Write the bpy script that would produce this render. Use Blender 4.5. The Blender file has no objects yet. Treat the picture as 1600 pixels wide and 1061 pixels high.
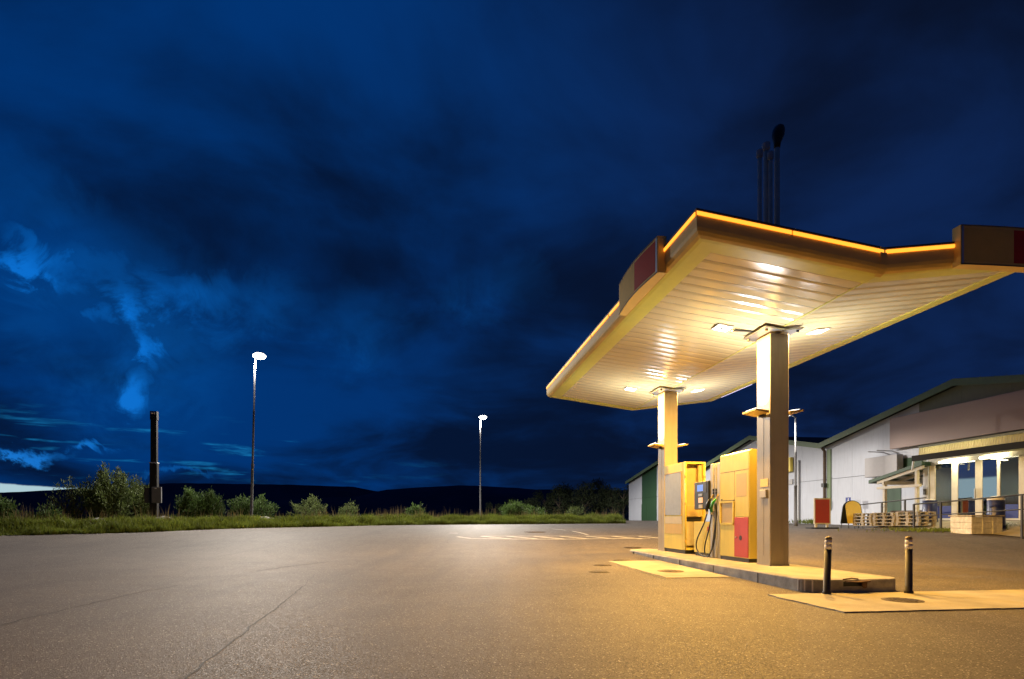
import bpy, bmesh, math, random
import numpy as np
from mathutils import Vector, Matrix, noise

random.seed(7); rng = np.random.default_rng(7)
scene = bpy.context.scene
COL = scene.collection
PI = math.pi
# ------------------------------------------------------------------ camera
F = 930.0                       # focal length in photograph pixels (1600 wide)
CH = 1.15                       # eye height
cam = bpy.data.cameras.new('camera'); camo = bpy.data.objects.new('camera', cam); COL.objects.link(camo)
camo.location = (0, 0, CH); camo.rotation_euler = (PI/2, 0, 0)
cam.sensor_width = 36; cam.lens = 36*F/1600; cam.shift_y = 280.5/1600
cam.clip_start = 0.05; cam.clip_end = 12000
scene.camera = camo
# ------------------------------------------------------------------ world (dusk sky with broken cloud)
SUNSET_AZ = math.radians(-48)   # sunset glow, left of the view
world = bpy.data.worlds.new('World'); scene.world = world; world.use_nodes = True
nt = world.node_tree; nt.nodes.clear()
def N(t, **k):
    n = nt.nodes.new(t)
    for a, b in k.items(): setattr(n, a, b)
    return n
def L(a, b): nt.links.new(a, b)
def M(op, a, b=None, c=None, clamp=False):
    n = N('ShaderNodeMath', operation=op); n.use_clamp = clamp
    for i, x in enumerate((a, b, c)):
        if x is None: continue
        if isinstance(x, (int, float)): n.inputs[i].default_value = x
        else: L(x, n.inputs[i])
    return n.outputs[0]
def SS(x, a, b):
    n = N('ShaderNodeMapRange', interpolation_type='SMOOTHSTEP')
    L(x, n.inputs[0]); n.inputs[1].default_value = a; n.inputs[2].default_value = b
    return n.outputs[0]
def MIX(f, a, b, mode='MIX'):
    n = N('ShaderNodeMix', data_type='RGBA', blend_type=mode)
    for s, x in ((n.inputs[0], f), (n.inputs[6], a), (n.inputs[7], b)):
        if isinstance(x, (int, float)): s.default_value = x
        elif isinstance(x, tuple): s.default_value = (*x, 1)
        else: L(x, s)
    return n.outputs[2]
tc = N('ShaderNodeTexCoord')
sep = N('ShaderNodeSeparateXYZ'); L(tc.outputs['Generated'], sep.inputs[0])
dx, dy, dz = sep.outputs
zc = M('ADD', M('ABSOLUTE', dz), 0.22)
cmb = N('ShaderNodeCombineXYZ'); L(M('DIVIDE', dx, zc), cmb.inputs[0]); L(M('DIVIDE', dy, zc), cmb.inputs[1])
def NOISE(vec, sc, det, ro, off=(0,0,0), dist=0.0):
    mp = N('ShaderNodeMapping'); L(vec, mp.inputs[0]); mp.inputs[1].default_value = off
    n = N('ShaderNodeTexNoise'); L(mp.outputs[0], n.inputs['Vector'])
    n.inputs['Scale'].default_value = sc; n.inputs['Detail'].default_value = det
    n.inputs['Roughness'].default_value = ro; n.inputs['Distortion'].default_value = dist
    return n.outputs[0]
n_big = NOISE(cmb.outputs[0], 0.75, 5, 0.5, (3.1, 1.7, 0), 0.25)
n_mid = NOISE(cmb.outputs[0], 2.0, 6, 0.55, (7.3, 2.9, 0), 0.5)
n_dir = NOISE(tc.outputs['Generated'], 5.5, 7, 0.6, (1.3, 4.2, 2.0), 0.7)
n_fine = NOISE(tc.outputs['Generated'], 13.0, 9, 0.66, (0.4, 8.8, 1.0), 0.9)
# how far towards the sunset side
az = M('ARCTAN2', dx, dy)
west = M('ADD', M('MULTIPLY', M('COSINE', M('SUBTRACT', az, SUNSET_AZ)), 0.5), 0.5)
dens = M('ADD', M('MULTIPLY', n_big, 0.6), M('MULTIPLY', n_mid, 0.4))
lit = SS(dens, 0.38, 0.61)
cloud_dark = MIX(SS(west, 0.62, 1.0), (0.0026, 0.0060, 0.0210), (0.0012, 0.0080, 0.036))
cloud_lite = MIX(SS(west, 0.62, 1.0), (0.0045, 0.0190, 0.0850), (0.0004, 0.0340, 0.170))
base = MIX(lit, cloud_dark, cloud_lite)
# broken cloud: patches of the clear dusk sky behind, on the sunset side
sky = N('ShaderNodeTexSky', sky_type='NISHITA'); sky.sun_disc = False
sky.sun_elevation = math.radians(1.0); sky.sun_rotation = SUNSET_AZ; sky.sun_intensity = 1.0
clear = MIX(1.0, sky.outputs[0], (0.06, 0.55, 1.5), 'MULTIPLY')
clear = MIX(1.0, clear, (0.10, 0.10, 0.10), 'MULTIPLY')
clear = MIX(0.90, clear, (0.002, 0.160, 0.66))
n_w2 = NOISE(tc.outputs['Generated'], 5.0, 5, 0.55, (9.3, 0.2, 5.0), 0.4)
ydn = M('MAXIMUM', dy, 0.05)
tx = M('ADD', M('DIVIDE', dx, ydn), M('ADD', M('MULTIPLY', M('SUBTRACT', n_dir, 0.5), 0.22), M('MULTIPLY', M('SUBTRACT', n_fine, 0.5), 0.16)))
tz = M('ADD', M('DIVIDE', dz, ydn), M('ADD', M('MULTIPLY', M('SUBTRACT', n_w2, 0.5), 0.20), M('MULTIPLY', M('SUBTRACT', n_fine, 0.5), 0.12)))
front = SS(dy, 0.05, 0.2)
def BUMP(px, py, w, h, k, rot=0.0):
    """soft break in the cloud deck around a direction"""
    a = M('SUBTRACT', tx, (px-800)/F); b = M('SUBTRACT', tz, (811-py)/F); cr, sr = math.cos(rot), math.sin(rot)
    a2 = M('DIVIDE', M('ADD', M('MULTIPLY', a, cr), M('MULTIPLY', b, sr)), w/F); b2 = M('DIVIDE', M('SUBTRACT', M('MULTIPLY', b, cr), M('MULTIPLY', a, sr)), h/F)
    r = M('SQRT', M('ADD', M('MULTIPLY', a2, a2), M('MULTIPLY', b2, b2)))
    return M('MULTIPLY', M('MULTIPLY', SS(M('SUBTRACT', 1.0, r), 0.0, 0.9), front), k)
gap = None
for g in ((70, 425, 110, 34, 1.0, -.55), (150, 440, 120, 55, .55, -.3), (215, 490, 95, 48, .85, -.75), (250, 545, 40, 62, .8, 0), (212, 605, 62, 38, .8, .5), (172, 520, 34, 28, .8, 0),
          (285, 455, 130, 60, .50, -.2), (380, 480, 150, 70, .22, 0), (60, 530, 100, 60, .24, 0), (45, 690, 90, 15, .8, 0), (148, 677, 40, 10, .6, 0), (285, 720, 80, 9, .35, 0), (560, 520, 140, 80, .15, 0), (770, 470, 130, 70, .12, 0), (40, 330, 220, 100, .16, -.4), (190, 500, 280, 190, .28, -.5)):
    e = BUMP(*g); gap = e if gap is None else M('MAXIMUM', gap, e)
gap = M('MULTIPLY', gap, M('ADD', 0.52, M('MULTIPLY', M('MULTIPLY', SS(n_fine, 0.34, 0.64), SS(n_w2, 0.30, 0.58)), 0.95)), clamp=True)
gap = M('MAXIMUM', M('MULTIPLY', gap, 0.85), M('MULTIPLY', SS(gap, 0.12, 1.0), 1.0))
col = MIX(gap, base, clear)
# low thin streaks and the pale strip under the cloud deck
st = N('ShaderNodeMapping'); L(tc.outputs['Generated'], st.inputs[0]); st.inputs[3].default_value = (3.2, 3.2, 26)
n_st = NOISE(st.outputs[0], 2.6, 5, 0.55, (2.2, 0.4, 0.7), 0.3)
stm = M('MULTIPLY', M('MULTIPLY', SS(n_st, 0.58, 0.74), SS(west, 0.86, 0.99)), M('MULTIPLY', SS(dz, 0.045, 0.075), SS(M('SUBTRACT', 0.16, dz), 0.0, 0.05)))
col = MIX(M('MULTIPLY', stm, 0.8), col, (0.010, 0.22, 0.52))
edge = M('ADD', M('MULTIPLY', n_fine, 0.006), M('ADD', 0.041, M('MULTIPLY', M('SUBTRACT', M('MULTIPLY', az, -1.0), 0.68), 0.045)))
strip = SS(M('SUBTRACT', edge, dz), -0.0012, 0.0012)
strip = M('MULTIPLY', strip, SS(M('MULTIPLY', az, -1.0), 0.56, 0.62))
strip = M('MULTIPLY', strip, SS(M('SUBTRACT', 1.5, M('MULTIPLY', az, -1.0)), 0.0, 0.5))
col = MIX(strip, col, (0.42, 0.60, 0.66))
bg = N('ShaderNodeBackground'); L(col, bg.inputs[0]); bg.inputs[1].default_value = 1.0
wo = N('ShaderNodeOutputWorld'); L(bg.outputs[0], wo.inputs[0])
# last skylight of a sunken sun
sd = bpy.data.lights.new('sun', 'SUN'); sd.energy = 0.015; sd.angle = math.radians(30); sd.color = (0.75, 0.85, 1.0)
so = bpy.data.objects.new('sun', sd); COL.objects.link(so)
so.rotation_euler = (math.radians(80), 0, -SUNSET_AZ + PI)
so.rotation_euler = Vector((-math.sin(SUNSET_AZ), -math.cos(SUNSET_AZ), -0.18)).to_track_quat('-Z', 'Y').to_euler()
# ------------------------------------------------------------------ exposure
scene.view_settings.view_transform = 'Standard'; scene.view_settings.look = 'None'
scene.view_settings.exposure = 0.0; scene.view_settings.gamma = 1.0
scene.render.engine = 'CYCLES'

# light strengths (watts)
W_STREET = 10500; W_STREET_FAR = 13000; W_STREET_HALL = 1150
W_UP = 50; W_DOWN = 420; W_TUBE = 30
WARM = (1.0, 0.53, 0.10); WHITE = (0.86, 0.93, 1.0)

# ------------------------------------------------------------------ frames: canopy, island and halls share one axis
AX = math.atan(120/F); S_, C_ = math.sin(AX), math.cos(AX)
def W(u, v, z=0.0): return Vector((-u*S_+v*C_, u*C_+v*S_, z))
def up(px, v):
    """u of the point on the line v = const seen in photograph column px"""
    t = (px-800)/F
    return v*(C_-t*S_)/(t*C_+S_)
def zp(py, u, v): return CH+(811-py)/F*(u*C_+v*S_)

def sst(a, b, x):
    t = min(1, max(0, (x-a)/(b-a))); return t*t*(3-2*t)
TAB = [(-30, 0), (9, 0), (14, .08), (18, .16), (22, .45), (25, .61), (28, .70), (34, .77), (40, .83), (60, .95), (100, 1.0), (130, 1.0)]
_tx = np.array([p[0] for p in TAB]); _ty = np.array([p[1] for p in TAB])
def H(x, y):
    z = sum(np.interp(y+d, _tx, _ty) for d in (-1.2, -.6, 0, .6, 1.2))/5
    z += .24*sst(9, 14, x)*sst(14.5, 19.5, y)*(1-sst(22.5, 28, y))
    return float(z)
EDGE = [(-60, 20), (-26, 21.5), (-19.8, 23), (-15.7, 24.6), (-12.5, 29), (-10, 31.5), (-7.5, 35), (-3.2, 37.5), (2, 39), (8, 42), (9.5, 60), (11, 95), (60, 95)]
_ex = np.array([p[0] for p in EDGE]); _ey = np.array([p[1] for p in EDGE])
def edgeY(x): return float(np.interp(x, _ex, _ey))

# ------------------------------------------------------------------ materials
MATS = {}
def mat(name, color, rough=.6, metal=0.0, var=.12, scale=6.0, bump=.0, bscale=60.0, spec=.5, emit=None, estr=0.0, coat=0.0, trans=0.0, grime=0.0):
    if name in MATS: return MATS[name]
    m = bpy.data.materials.new(name); m.use_nodes = True; t = m.node_tree
    b = t.nodes['Principled BSDF']
    b.inputs['Roughness'].default_value = rough; b.inputs['Metallic'].default_value = metal
    b.inputs['Specular IOR Level'].default_value = spec; b.inputs['Coat Weight'].default_value = coat
    if trans: b.inputs['Transmission Weight'].default_value = trans
    tcn = t.nodes.new('ShaderNodeTexCoord')
    nz = t.nodes.new('ShaderNodeTexNoise'); nz.inputs['Scale'].default_value = scale; nz.inputs['Detail'].default_value = 6
    nz.inputs['Roughness'].default_value = .6
    t.links.new(tcn.outputs['Object'], nz.inputs['Vector'])
    rp = t.nodes.new('ShaderNodeValToRGB')
    rp.color_ramp.elements[0].position = .3; rp.color_ramp.elements[1].position = .7
    rp.color_ramp.elements[0].color = (*[c*(1-var) for c in color], 1); rp.color_ramp.elements[1].color = (*[min(1, c*(1+var)) for c in color], 1)
    t.links.new(nz.outputs[0], rp.inputs[0])
    out = rp.outputs[0]
    if grime:
        mp = t.nodes.new('ShaderNodeMapping'); mp.inputs[3].default_value = (9, 9, .8); t.links.new(tcn.outputs['Object'], mp.inputs[0])
        n2 = t.nodes.new('ShaderNodeTexNoise'); n2.inputs['Scale'].default_value = 1.2; n2.inputs['Detail'].default_value = 5
        t.links.new(mp.outputs[0], n2.inputs['Vector'])
        r2 = t.nodes.new('ShaderNodeMapRange'); r2.inputs[1].default_value = .5; r2.inputs[2].default_value = .78; r2.inputs[4].default_value = grime
        t.links.new(n2.outputs[0], r2.inputs[0])
        mx = t.nodes.new('ShaderNodeMix'); mx.data_type = 'RGBA'; mx.inputs[7].default_value = (*[c*.45 for c in color], 1)
        t.links.new(r2.outputs[0], mx.inputs[0]); t.links.new(out, mx.inputs[6]); out = mx.outputs[2]
    t.links.new(out, b.inputs['Base Color'])
    rr = t.nodes.new('ShaderNodeMapRange'); rr.inputs[3].default_value = max(.02, rough-.08); rr.inputs[4].default_value = min(1, rough+.08)
    t.links.new(nz.outputs[0], rr.inputs[0]); t.links.new(rr.outputs[0], b.inputs['Roughness'])
    if bump:
        n3 = t.nodes.new('ShaderNodeTexNoise'); n3.inputs['Scale'].default_value = bscale; n3.inputs['Detail'].default_value = 4
        t.links.new(tcn.outputs['Object'], n3.inputs['Vector'])
        bp = t.nodes.new('ShaderNodeBump'); bp.inputs['Strength'].default_value = bump; bp.inputs['Distance'].default_value = .02
        t.links.new(n3.outputs[0], bp.inputs['Height']); t.links.new(bp.outputs[0], b.inputs['Normal'])
    if emit:
        b.inputs['Emission Color'].default_value = (*emit, 1); b.inputs['Emission Strength'].default_value = estr
    MATS[name] = m
    return m

def coated_glass():
    m = bpy.data.materials.new('coated_glass'); m.use_nodes = True; t = m.node_tree; t.nodes.remove(t.nodes['Principled BSDF'])
    g = t.nodes.new('ShaderNodeBsdfGlossy'); g.inputs['Roughness'].default_value = .02; g.inputs['Color'].default_value = (.85, .9, .95, 1)
    tr = t.nodes.new('ShaderNodeBsdfTransparent'); tr.inputs[0].default_value = (.55, .52, .48, 1)
    mx = t.nodes.new('ShaderNodeMixShader'); mx.inputs[0].default_value = .45
    t.links.new(tr.outputs[0], mx.inputs[1]); t.links.new(g.outputs[0], mx.inputs[2]); t.links.new(mx.outputs[0], t.nodes['Material Output'].inputs[0])
    return m
GLASSR = coated_glass()
def asphalt_mat():
    m = bpy.data.materials.new('asphalt'); m.use_nodes = True; t = m.node_tree; b = t.nodes['Principled BSDF']
    ln = t.links.new
    tcn = t.nodes.new('ShaderNodeTexCoord')
    def nz(sc, det=5, ro=.6, dist=0):
        n = t.nodes.new('ShaderNodeTexNoise'); n.inputs['Scale'].default_value = sc; n.inputs['Detail'].default_value = det
        n.inputs['Roughness'].default_value = ro; n.inputs['Distortion'].default_value = dist; ln(tcn.outputs['Object'], n.inputs['Vector']); return n.outputs[0]
    def rng_(x, a, b2, c=0, d=1):
        r = t.nodes.new('ShaderNodeMapRange'); ln(x, r.inputs[0])
        for i, q in enumerate((a, b2, c, d)): r.inputs[i+1].default_value = q
        return r.outputs[0]
    def mix(f, a, c):
        n = t.nodes.new('ShaderNodeMix'); n.data_type = 'RGBA'
        for s, x in ((n.inputs[0], f), (n.inputs[6], a), (n.inputs[7], c)):
            if isinstance(x, (int, float)): s.default_value = x
            elif isinstance(x, tuple): s.default_value = (*x, 1)
            else: ln(x, s)
        return n.outputs[2]
    big = nz(.22, 4, .55, .4); mid = nz(1.7, 5, .6); fine = nz(90, 3, .7); pat = nz(.55, 6, .62, 1.2); blot = nz(.9, 7, .7, .6)
    vo = t.nodes.new('ShaderNodeTexVoronoi'); vo.inputs['Scale'].default_value = 95; ln(tcn.outputs['Object'], vo.inputs['Vector'])
    stone = t.nodes.new('ShaderNodeSeparateColor'); ln(vo.outputs['Color'], stone.inputs[0])
    mp = t.nodes.new('ShaderNodeMapping'); mp.inputs[2].default_value = (0, 0, .5); mp.inputs[3].default_value = (1.1, .07, 1); ln(tcn.outputs['Object'], mp.inputs[0])
    trk = t.nodes.new('ShaderNodeTexNoise'); trk.inputs['Scale'].default_value = 1.3; trk.inputs['Detail'].default_value = 6; ln(mp.outputs[0], trk.inputs['Vector'])
    c = mix(rng_(big, .3, .7), (.096, .081, .068), (.140, .119, .099))
    c = mix(rng_(pat, .44, .58, 0, .55), c, (.078, .066, .056))
    c = mix(rng_(trk.outputs[0], .50, .66, 0, .58), c, (.066, .057, .049))
    c = mix(rng_(mid, .5, .75, 0, .30), c, (.165, .142, .118))
    c = mix(rng_(blot, .61, .70, 0, .60), c, (.045, .039, .035))
    c = mix(rng_(stone.outputs[0], .2, 1.0, 0, .30), c, (.185, .160, .134))
    c = mix(rng_(stone.outputs[1], .965, .97, 0, .8), c, (.50, .46, .40))  # few pale stones, with the asphalt's sparkling glints painted into their colour
    c = mix(rng_(stone.outputs[2], .84, .85, 0, .5), c, (.036, .032, .029))
    ln(c, b.inputs['Base Color'])
    ln(rng_(stone.outputs[2], 0, 1, .60, .92), b.inputs['Roughness'])
    b.inputs['Specular IOR Level'].default_value = .30
    add = t.nodes.new('ShaderNodeMath'); add.operation = 'ADD'; ln(vo.outputs['Distance'], add.inputs[0]); ln(fine, add.inputs[1])
    bp = t.nodes.new('ShaderNodeBump'); bp.inputs['Strength'].default_value = .6; bp.inputs['Distance'].default_value = .004
    ln(add.outputs[0], bp.inputs['Height']); ln(bp.outputs[0], b.inputs['Normal'])
    return m
ASPHALT = asphalt_mat()
CONC = mat('pale_concrete', (.40, .36, .27), .85, var=.22, scale=1.7, bump=.35, bscale=45, spec=.3)
KERB = mat('kerb_concrete', (.32, .30, .27), .75, var=.38, scale=3.5, bump=.3, bscale=30)
TAR = mat('tar_crack', (.022, .021, .02), .8, var=.3)
PAINT = mat('road_paint', (.55, .53, .47), .7, var=.35, scale=5)
SOIL = mat('soil', (.040, .042, .020), .95, var=.45, scale=.6, bump=.6, bscale=4)
HILL = mat('hill_haze_blue', (.035, .050, .085), 1.0, var=.35, scale=.004, spec=.0)  # slight distance haze is put into this blue base colour
SOFFIT = mat('soffit_cream', (.62, .51, .27), .21, var=.04, scale=1.5, spec=.8, bump=.015, bscale=3.0)
YEL_DARK = mat('fascia_yellow', (.70, .50, .15), .62, var=.08, scale=2, spec=.4)
YEL_LIP = mat('lip_yellow', (.66, .61, .11), .45, var=.05)
YEL = mat('pump_yellow', (.64, .52, .11), .38, var=.05, scale=2.5, spec=.45, coat=.15, grime=.18)
YEL_D = mat('pump_ochre', (.52, .35, .09), .5, var=.06)
BEIGE = mat('cabinet_beige', (.46, .40, .27), .55, var=.07)
TAN = mat('recess_tan', (.40, .29, .12), .6, var=.08)
COLUMN = mat('column_paint', (.33, .295, .245), .42, var=.06, scale=3, grime=.28, spec=.45)
STEEL = mat('brushed_steel', (.50, .49, .46), .36, metal=.85, var=.08, scale=9)
GALV = mat('galvanised_steel', (.50, .51, .52), .45, metal=.6, var=.12, scale=12)
GREYP = mat('grey_plastic', (.44, .43, .42), .4, var=.05)
DARKM = mat('dark_metal', (.035, .032, .030), .5, var=.2)
POLEM = mat('pole_steel', (.16, .16, .165), .7, var=.15, scale=12, spec=.05)
MAST = mat('mast_black', (.014, .013, .012), .7, var=.2, spec=.2)
BLACK = mat('black_rubber', (.012, .012, .012), .45, var=.2)
RED = mat('red_panel', (.46, .040, .032), .4, var=.06, coat=.1)
SIGNRED = mat('sign_red', (.42, .030, .025), .7, var=.05, spec=.15)
SIGNYEL = mat('sign_ochre', (.60, .42, .12), .7, var=.06, spec=.15)
GLASSGREY = mat('cabinet_pane', (.36, .42, .56), .22, var=.04, spec=.6)
WHITEP = mat('white_cladding', (.50, .53, .60), .5, var=.04, scale=1.3, grime=.22)
CREAM = mat('cream_timber', (.56, .52, .42), .6, var=.08, scale=4)
GREEN = mat('green_cladding', (.030, .075, .035), .55, var=.12)
GREENL = mat('green_trim', (.14, .20, .10), .55, var=.1)
GREENGREY = mat('greygreen_cladding', (.165, .18, .125), .6, var=.08)
PINK = mat('mauve_board', (.40, .31, .28), .7, var=.04, scale=.6)
GREYBOARD = mat('grey_board', (.40, .39, .40), .6, var=.05)
ROOFD = mat('dark_roof', (.018, .018, .018), .8, var=.2, spec=.25)
BROWN = mat('brown_timber', (.10, .065, .04), .7, var=.25)
WOOD = mat('weathered_pine', (.36, .32, .25), .8, var=.28, scale=9, bump=.3)
WOODW = mat('whitewashed_board', (.60, .58, .52), .75, var=.25, scale=8, bump=.25, grime=.3)
BLUE = mat('navy_plastic', (.022, .035, .14), .35, var=.1)
BLUEB = mat('blue_panel', (.020, .035, .20), .4, var=.06)
GLASS = mat('window_glass', (.9, .95, .95), .02, var=0.0, trans=1.0)
WALLIN = mat('shop_wall', (.30, .29, .17), .7, var=.08)
FLOORIN = mat('shop_floor', (.20, .16, .12), .6, var=.15)
RUST = mat('rusty_steel', (.14, .075, .035), .85, var=.4, scale=14, bump=.4)
IRON = mat('cast_iron', (.095, .072, .055), .6, metal=.3, var=.35, scale=20, bump=.5)
BAND = mat('reflective_band', (.92, .90, .84), .7, var=.03, spec=.3)
WHITEB = mat('white_reflector', (.74, .72, .66), .4, var=.05)
GREENP = mat('nozzle_green', (.03, .35, .06), .4, var=.05)
SIGNB = mat('sign_blue', (.012, .030, .22), .4, var=.04)
STICK = mat('yellow_sticker', (.80, .55, .12), .5, var=.04)
BOARDY = mat('board_yellow', (.92, .72, .12), .45, var=.05)
BOARDR = mat('board_red', (.34, .035, .022), .6, var=.08)
ORANGE_LED = mat('led_orange', (.9, .4, .05), .4, var=0, emit=(1.0, .36, .030), estr=1.9)
LAMPW = mat('lamp_lens', (1, 1, 1), .3, var=0, emit=(1.0, .98, .95), estr=25)
LAMPD = mat('downlight_lens', (1, 1, 1), .3, var=0, emit=(1.0, .93, .82), estr=6)
LAMPU = mat('uplight_lens', (1, 1, 1), .3, var=0, emit=(.98, .97, 1.0), estr=3.5)
TUBE = mat('fluorescent_tube', (1, 1, 1), .3, var=0, emit=(1.0, .90, .58), estr=14)
SCREEN = mat('screen_blue', (.1, .2, .5), .2, var=0, emit=(.22, .36, .95), estr=.75)
CARDLIT = mat('card_reader_glow', (.6, .4, .3), .3, var=0, emit=(.95, .60, .38), estr=.5)
LED_BLUE = mat('led_violet', (.3, .3, .8), .3, var=0, emit=(.55, .55, 1.0), estr=2.5)
LEAF = mat('willow_leaf', (.070, .120, .030), .6, var=.45, scale=1.8, spec=.3)
LEAF2 = mat('willow_leaf_dry', (.085, .115, .034), .6, var=.4, scale=1.8, spec=.3)
TREELEAF = mat('dark_leaf', (.030, .042, .020), .7, var=.4, scale=.6, spec=.2)
BARK = mat('bark', (.07, .055, .04), .9, var=.3)
GRASS = mat('verge_grass', (.135, .170, .026), .65, var=.5, scale=.9, spec=.2)
DRYGRASS = mat('dry_grass', (.150, .115, .050), .75, var=.35, scale=1.2, spec=.2)
STONE = mat('grey_stone', (.24, .23, .21), .85, var=.25, scale=4, bump=.5, bscale=14)
TRANSL = mat('ribbed_plastic', (.72, .66, .40), .5, var=.1)
for m_, k in ((TRANSL, .6),):
    t_ = m_.node_tree; b_ = t_.nodes['Principled BSDF']; tr = t_.nodes.new('ShaderNodeBsdfTranslucent'); tr.inputs[0].default_value = (.8, .7, .4, 1)
    mx_ = t_.nodes.new('ShaderNodeMixShader'); mx_.inputs[0].default_value = k
    t_.links.new(b_.outputs[0], mx_.inputs[1]); t_.links.new(tr.outputs[0], mx_.inputs[2]); t_.links.new(mx_.outputs[0], t_.nodes['Material Output'].inputs[0])
for m_ in (LEAF, LEAF2, GRASS, DRYGRASS):
    t_ = m_.node_tree; b_ = t_.nodes['Principled BSDF']; tr = t_.nodes.new('ShaderNodeBsdfTranslucent')
    t_.links.new(b_.inputs['Base Color'].links[0].from_socket, tr.inputs[0])
    mx_ = t_.nodes.new('ShaderNodeMixShader'); mx_.inputs[0].default_value = .35
    t_.links.new(b_.outputs[0], mx_.inputs[1]); t_.links.new(tr.outputs[0], mx_.inputs[2]); t_.links.new(mx_.outputs[0], t_.nodes['Material Output'].inputs[0])

# ------------------------------------------------------------------ mesh helpers
class MB:
    def __init__(s): s.v = []; s.f = []
    def add(s, vs, fs):
        o = len(s.v); s.v += [tuple(p) for p in vs]; s.f += [tuple(i+o for i in q) for q in fs]; return s
    def box(s, x0, x1, y0, y1, z0, z1, b=0.0):
        if b <= 0:
            return s.add([(x0,y0,z0),(x1,y0,z0),(x1,y1,z0),(x0,y1,z0),(x0,y0,z1),(x1,y0,z1),(x1,y1,z1),(x0,y1,z1)],
                         [(0,3,2,1),(4,5,6,7),(0,1,5,4),(1,2,6,5),(2,3,7,6),(3,0,4,7)])
        bm = bmesh.new(); bmesh.ops.create_cube(bm, size=1)
        for q in bm.verts: q.co = ((x0+x1)/2+q.co.x*(x1-x0), (y0+y1)/2+q.co.y*(y1-y0), (z0+z1)/2+q.co.z*(z1-z0))
        bmesh.ops.bevel(bm, geom=list(bm.edges), offset=b, segments=1, affect='EDGES')
        bm.verts.index_update()
        s.add([tuple(q.co) for q in bm.verts], [[q.index for q in f.verts] for f in bm.faces]); bm.free(); return s
    def prism(s, poly, axis, a, b):
        """poly: list of 2-D points in the plane of the other two axes (xy order kept)"""
        def P(p, t):
            return {'x': (t, p[0], p[1]), 'y': (p[0], t, p[1]), 'z': (p[0], p[1], t)}[axis]
        n = len(poly)
        return s.add([P(p, a) for p in poly]+[P(p, b) for p in poly],
                     [tuple(range(n))[::-1], tuple(range(n, 2*n))]+[(i, (i+1) % n, n+(i+1) % n, n+i) for i in range(n)])
    def lathe(s, prof, n=16, c=(0,0,0), cap=True):
        vs = []; fs = []
        for r, z in prof:
            for i in range(n):
                a = 2*PI*i/n; vs.append((c[0]+r*math.cos(a), c[1]+r*math.sin(a), c[2]+z))
        for k in range(len(prof)-1):
            for i in range(n):
                j = (i+1) % n; fs.append((k*n+i, k*n+j, (k+1)*n+j, (k+1)*n+i))
        if cap:
            fs.append(tuple(range(n))[::-1]); fs.append(tuple((len(prof)-1)*n+i for i in range(n)))
        return s.add(vs, fs)
    def tube(s, pts, r, n=8):
        pts = [Vector(p) for p in pts]; vs = []; fs = []; rs = r if isinstance(r, (list, tuple)) else [r]*len(pts)
        ref = Vector((0, 0, 1))
        for i, p in enumerate(pts):
            d = (pts[min(i+1, len(pts)-1)]-pts[max(i-1, 0)]).normalized()
            if abs(d.dot(ref)) > .95: ref = Vector((1, 0, 0)) if abs(d.x) < .9 else Vector((0, 1, 0))
            a = d.cross(ref).normalized(); b = d.cross(a).normalized()
            for k in range(n):
                t = 2*PI*k/n; vs.append(p+(a*math.cos(t)+b*math.sin(t))*rs[i])
        for i in range(len(pts)-1):
            for k in range(n):
                j = (k+1) % n; fs.append((i*n+k, i*n+j, (i+1)*n+j, (i+1)*n+k))
        fs.append(tuple(range(n))[::-1]); fs.append(tuple((len(pts)-1)*n+k for k in range(n)))
        return s.add(vs, fs)
    def mesh(s, name, m, smooth=False):
        me = bpy.data.meshes.new(name); me.from_pydata(s.v, [], s.f); me.materials.append(m)
        bm = bmesh.new(); bm.from_mesh(me); bmesh.ops.recalc_face_normals(bm, faces=bm.faces); bm.to_mesh(me); bm.free()
        if smooth: me.polygons.foreach_set('use_smooth', [True]*len(me.polygons))
        return me
    def build(s, name, m, parent=None, smooth=False):
        return link(name, s.mesh(name, m, smooth), parent)
def link(name, me, parent=None):
    o = bpy.data.objects.new(name, me); COL.objects.link(o)
    if parent: o.parent = parent
    return o
def tag(o, label, cat, group=None):
    o['label'] = label; o['category'] = cat
    if group: o['group'] = group
    return o
def thing(name, label, cat, loc, rz=AX, group=None):
    o = bpy.data.objects.new(name, None); COL.objects.link(o); o.empty_display_size = .2
    o.location = loc; o.rotation_euler = (0, 0, rz)
    return tag(o, label, cat, group)
def structure(o): o['kind'] = 'structure'; return o
def box(name, m, parent, *a, b=0.0): return MB().box(*a, b=b).build(name, m, parent)
def copy_tree(o, parent=None):
    c = o.copy(); COL.objects.link(c); c.parent = parent
    for ch in list(o.children): copy_tree(ch, c)
    return c
def lamp(name, kind, loc, parent, energy, color, direction=(0, 0, -1), **k):
    l = bpy.data.lights.new(name, kind); l.energy = energy; l.color = color
    for a, b in k.items(): setattr(l, a, b)
    o = bpy.data.objects.new(name, l); COL.objects.link(o); o.parent = parent; o.location = loc
    o.rotation_euler = Vector(direction).to_track_quat('-Z', 'Y').to_euler()
    return o
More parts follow.
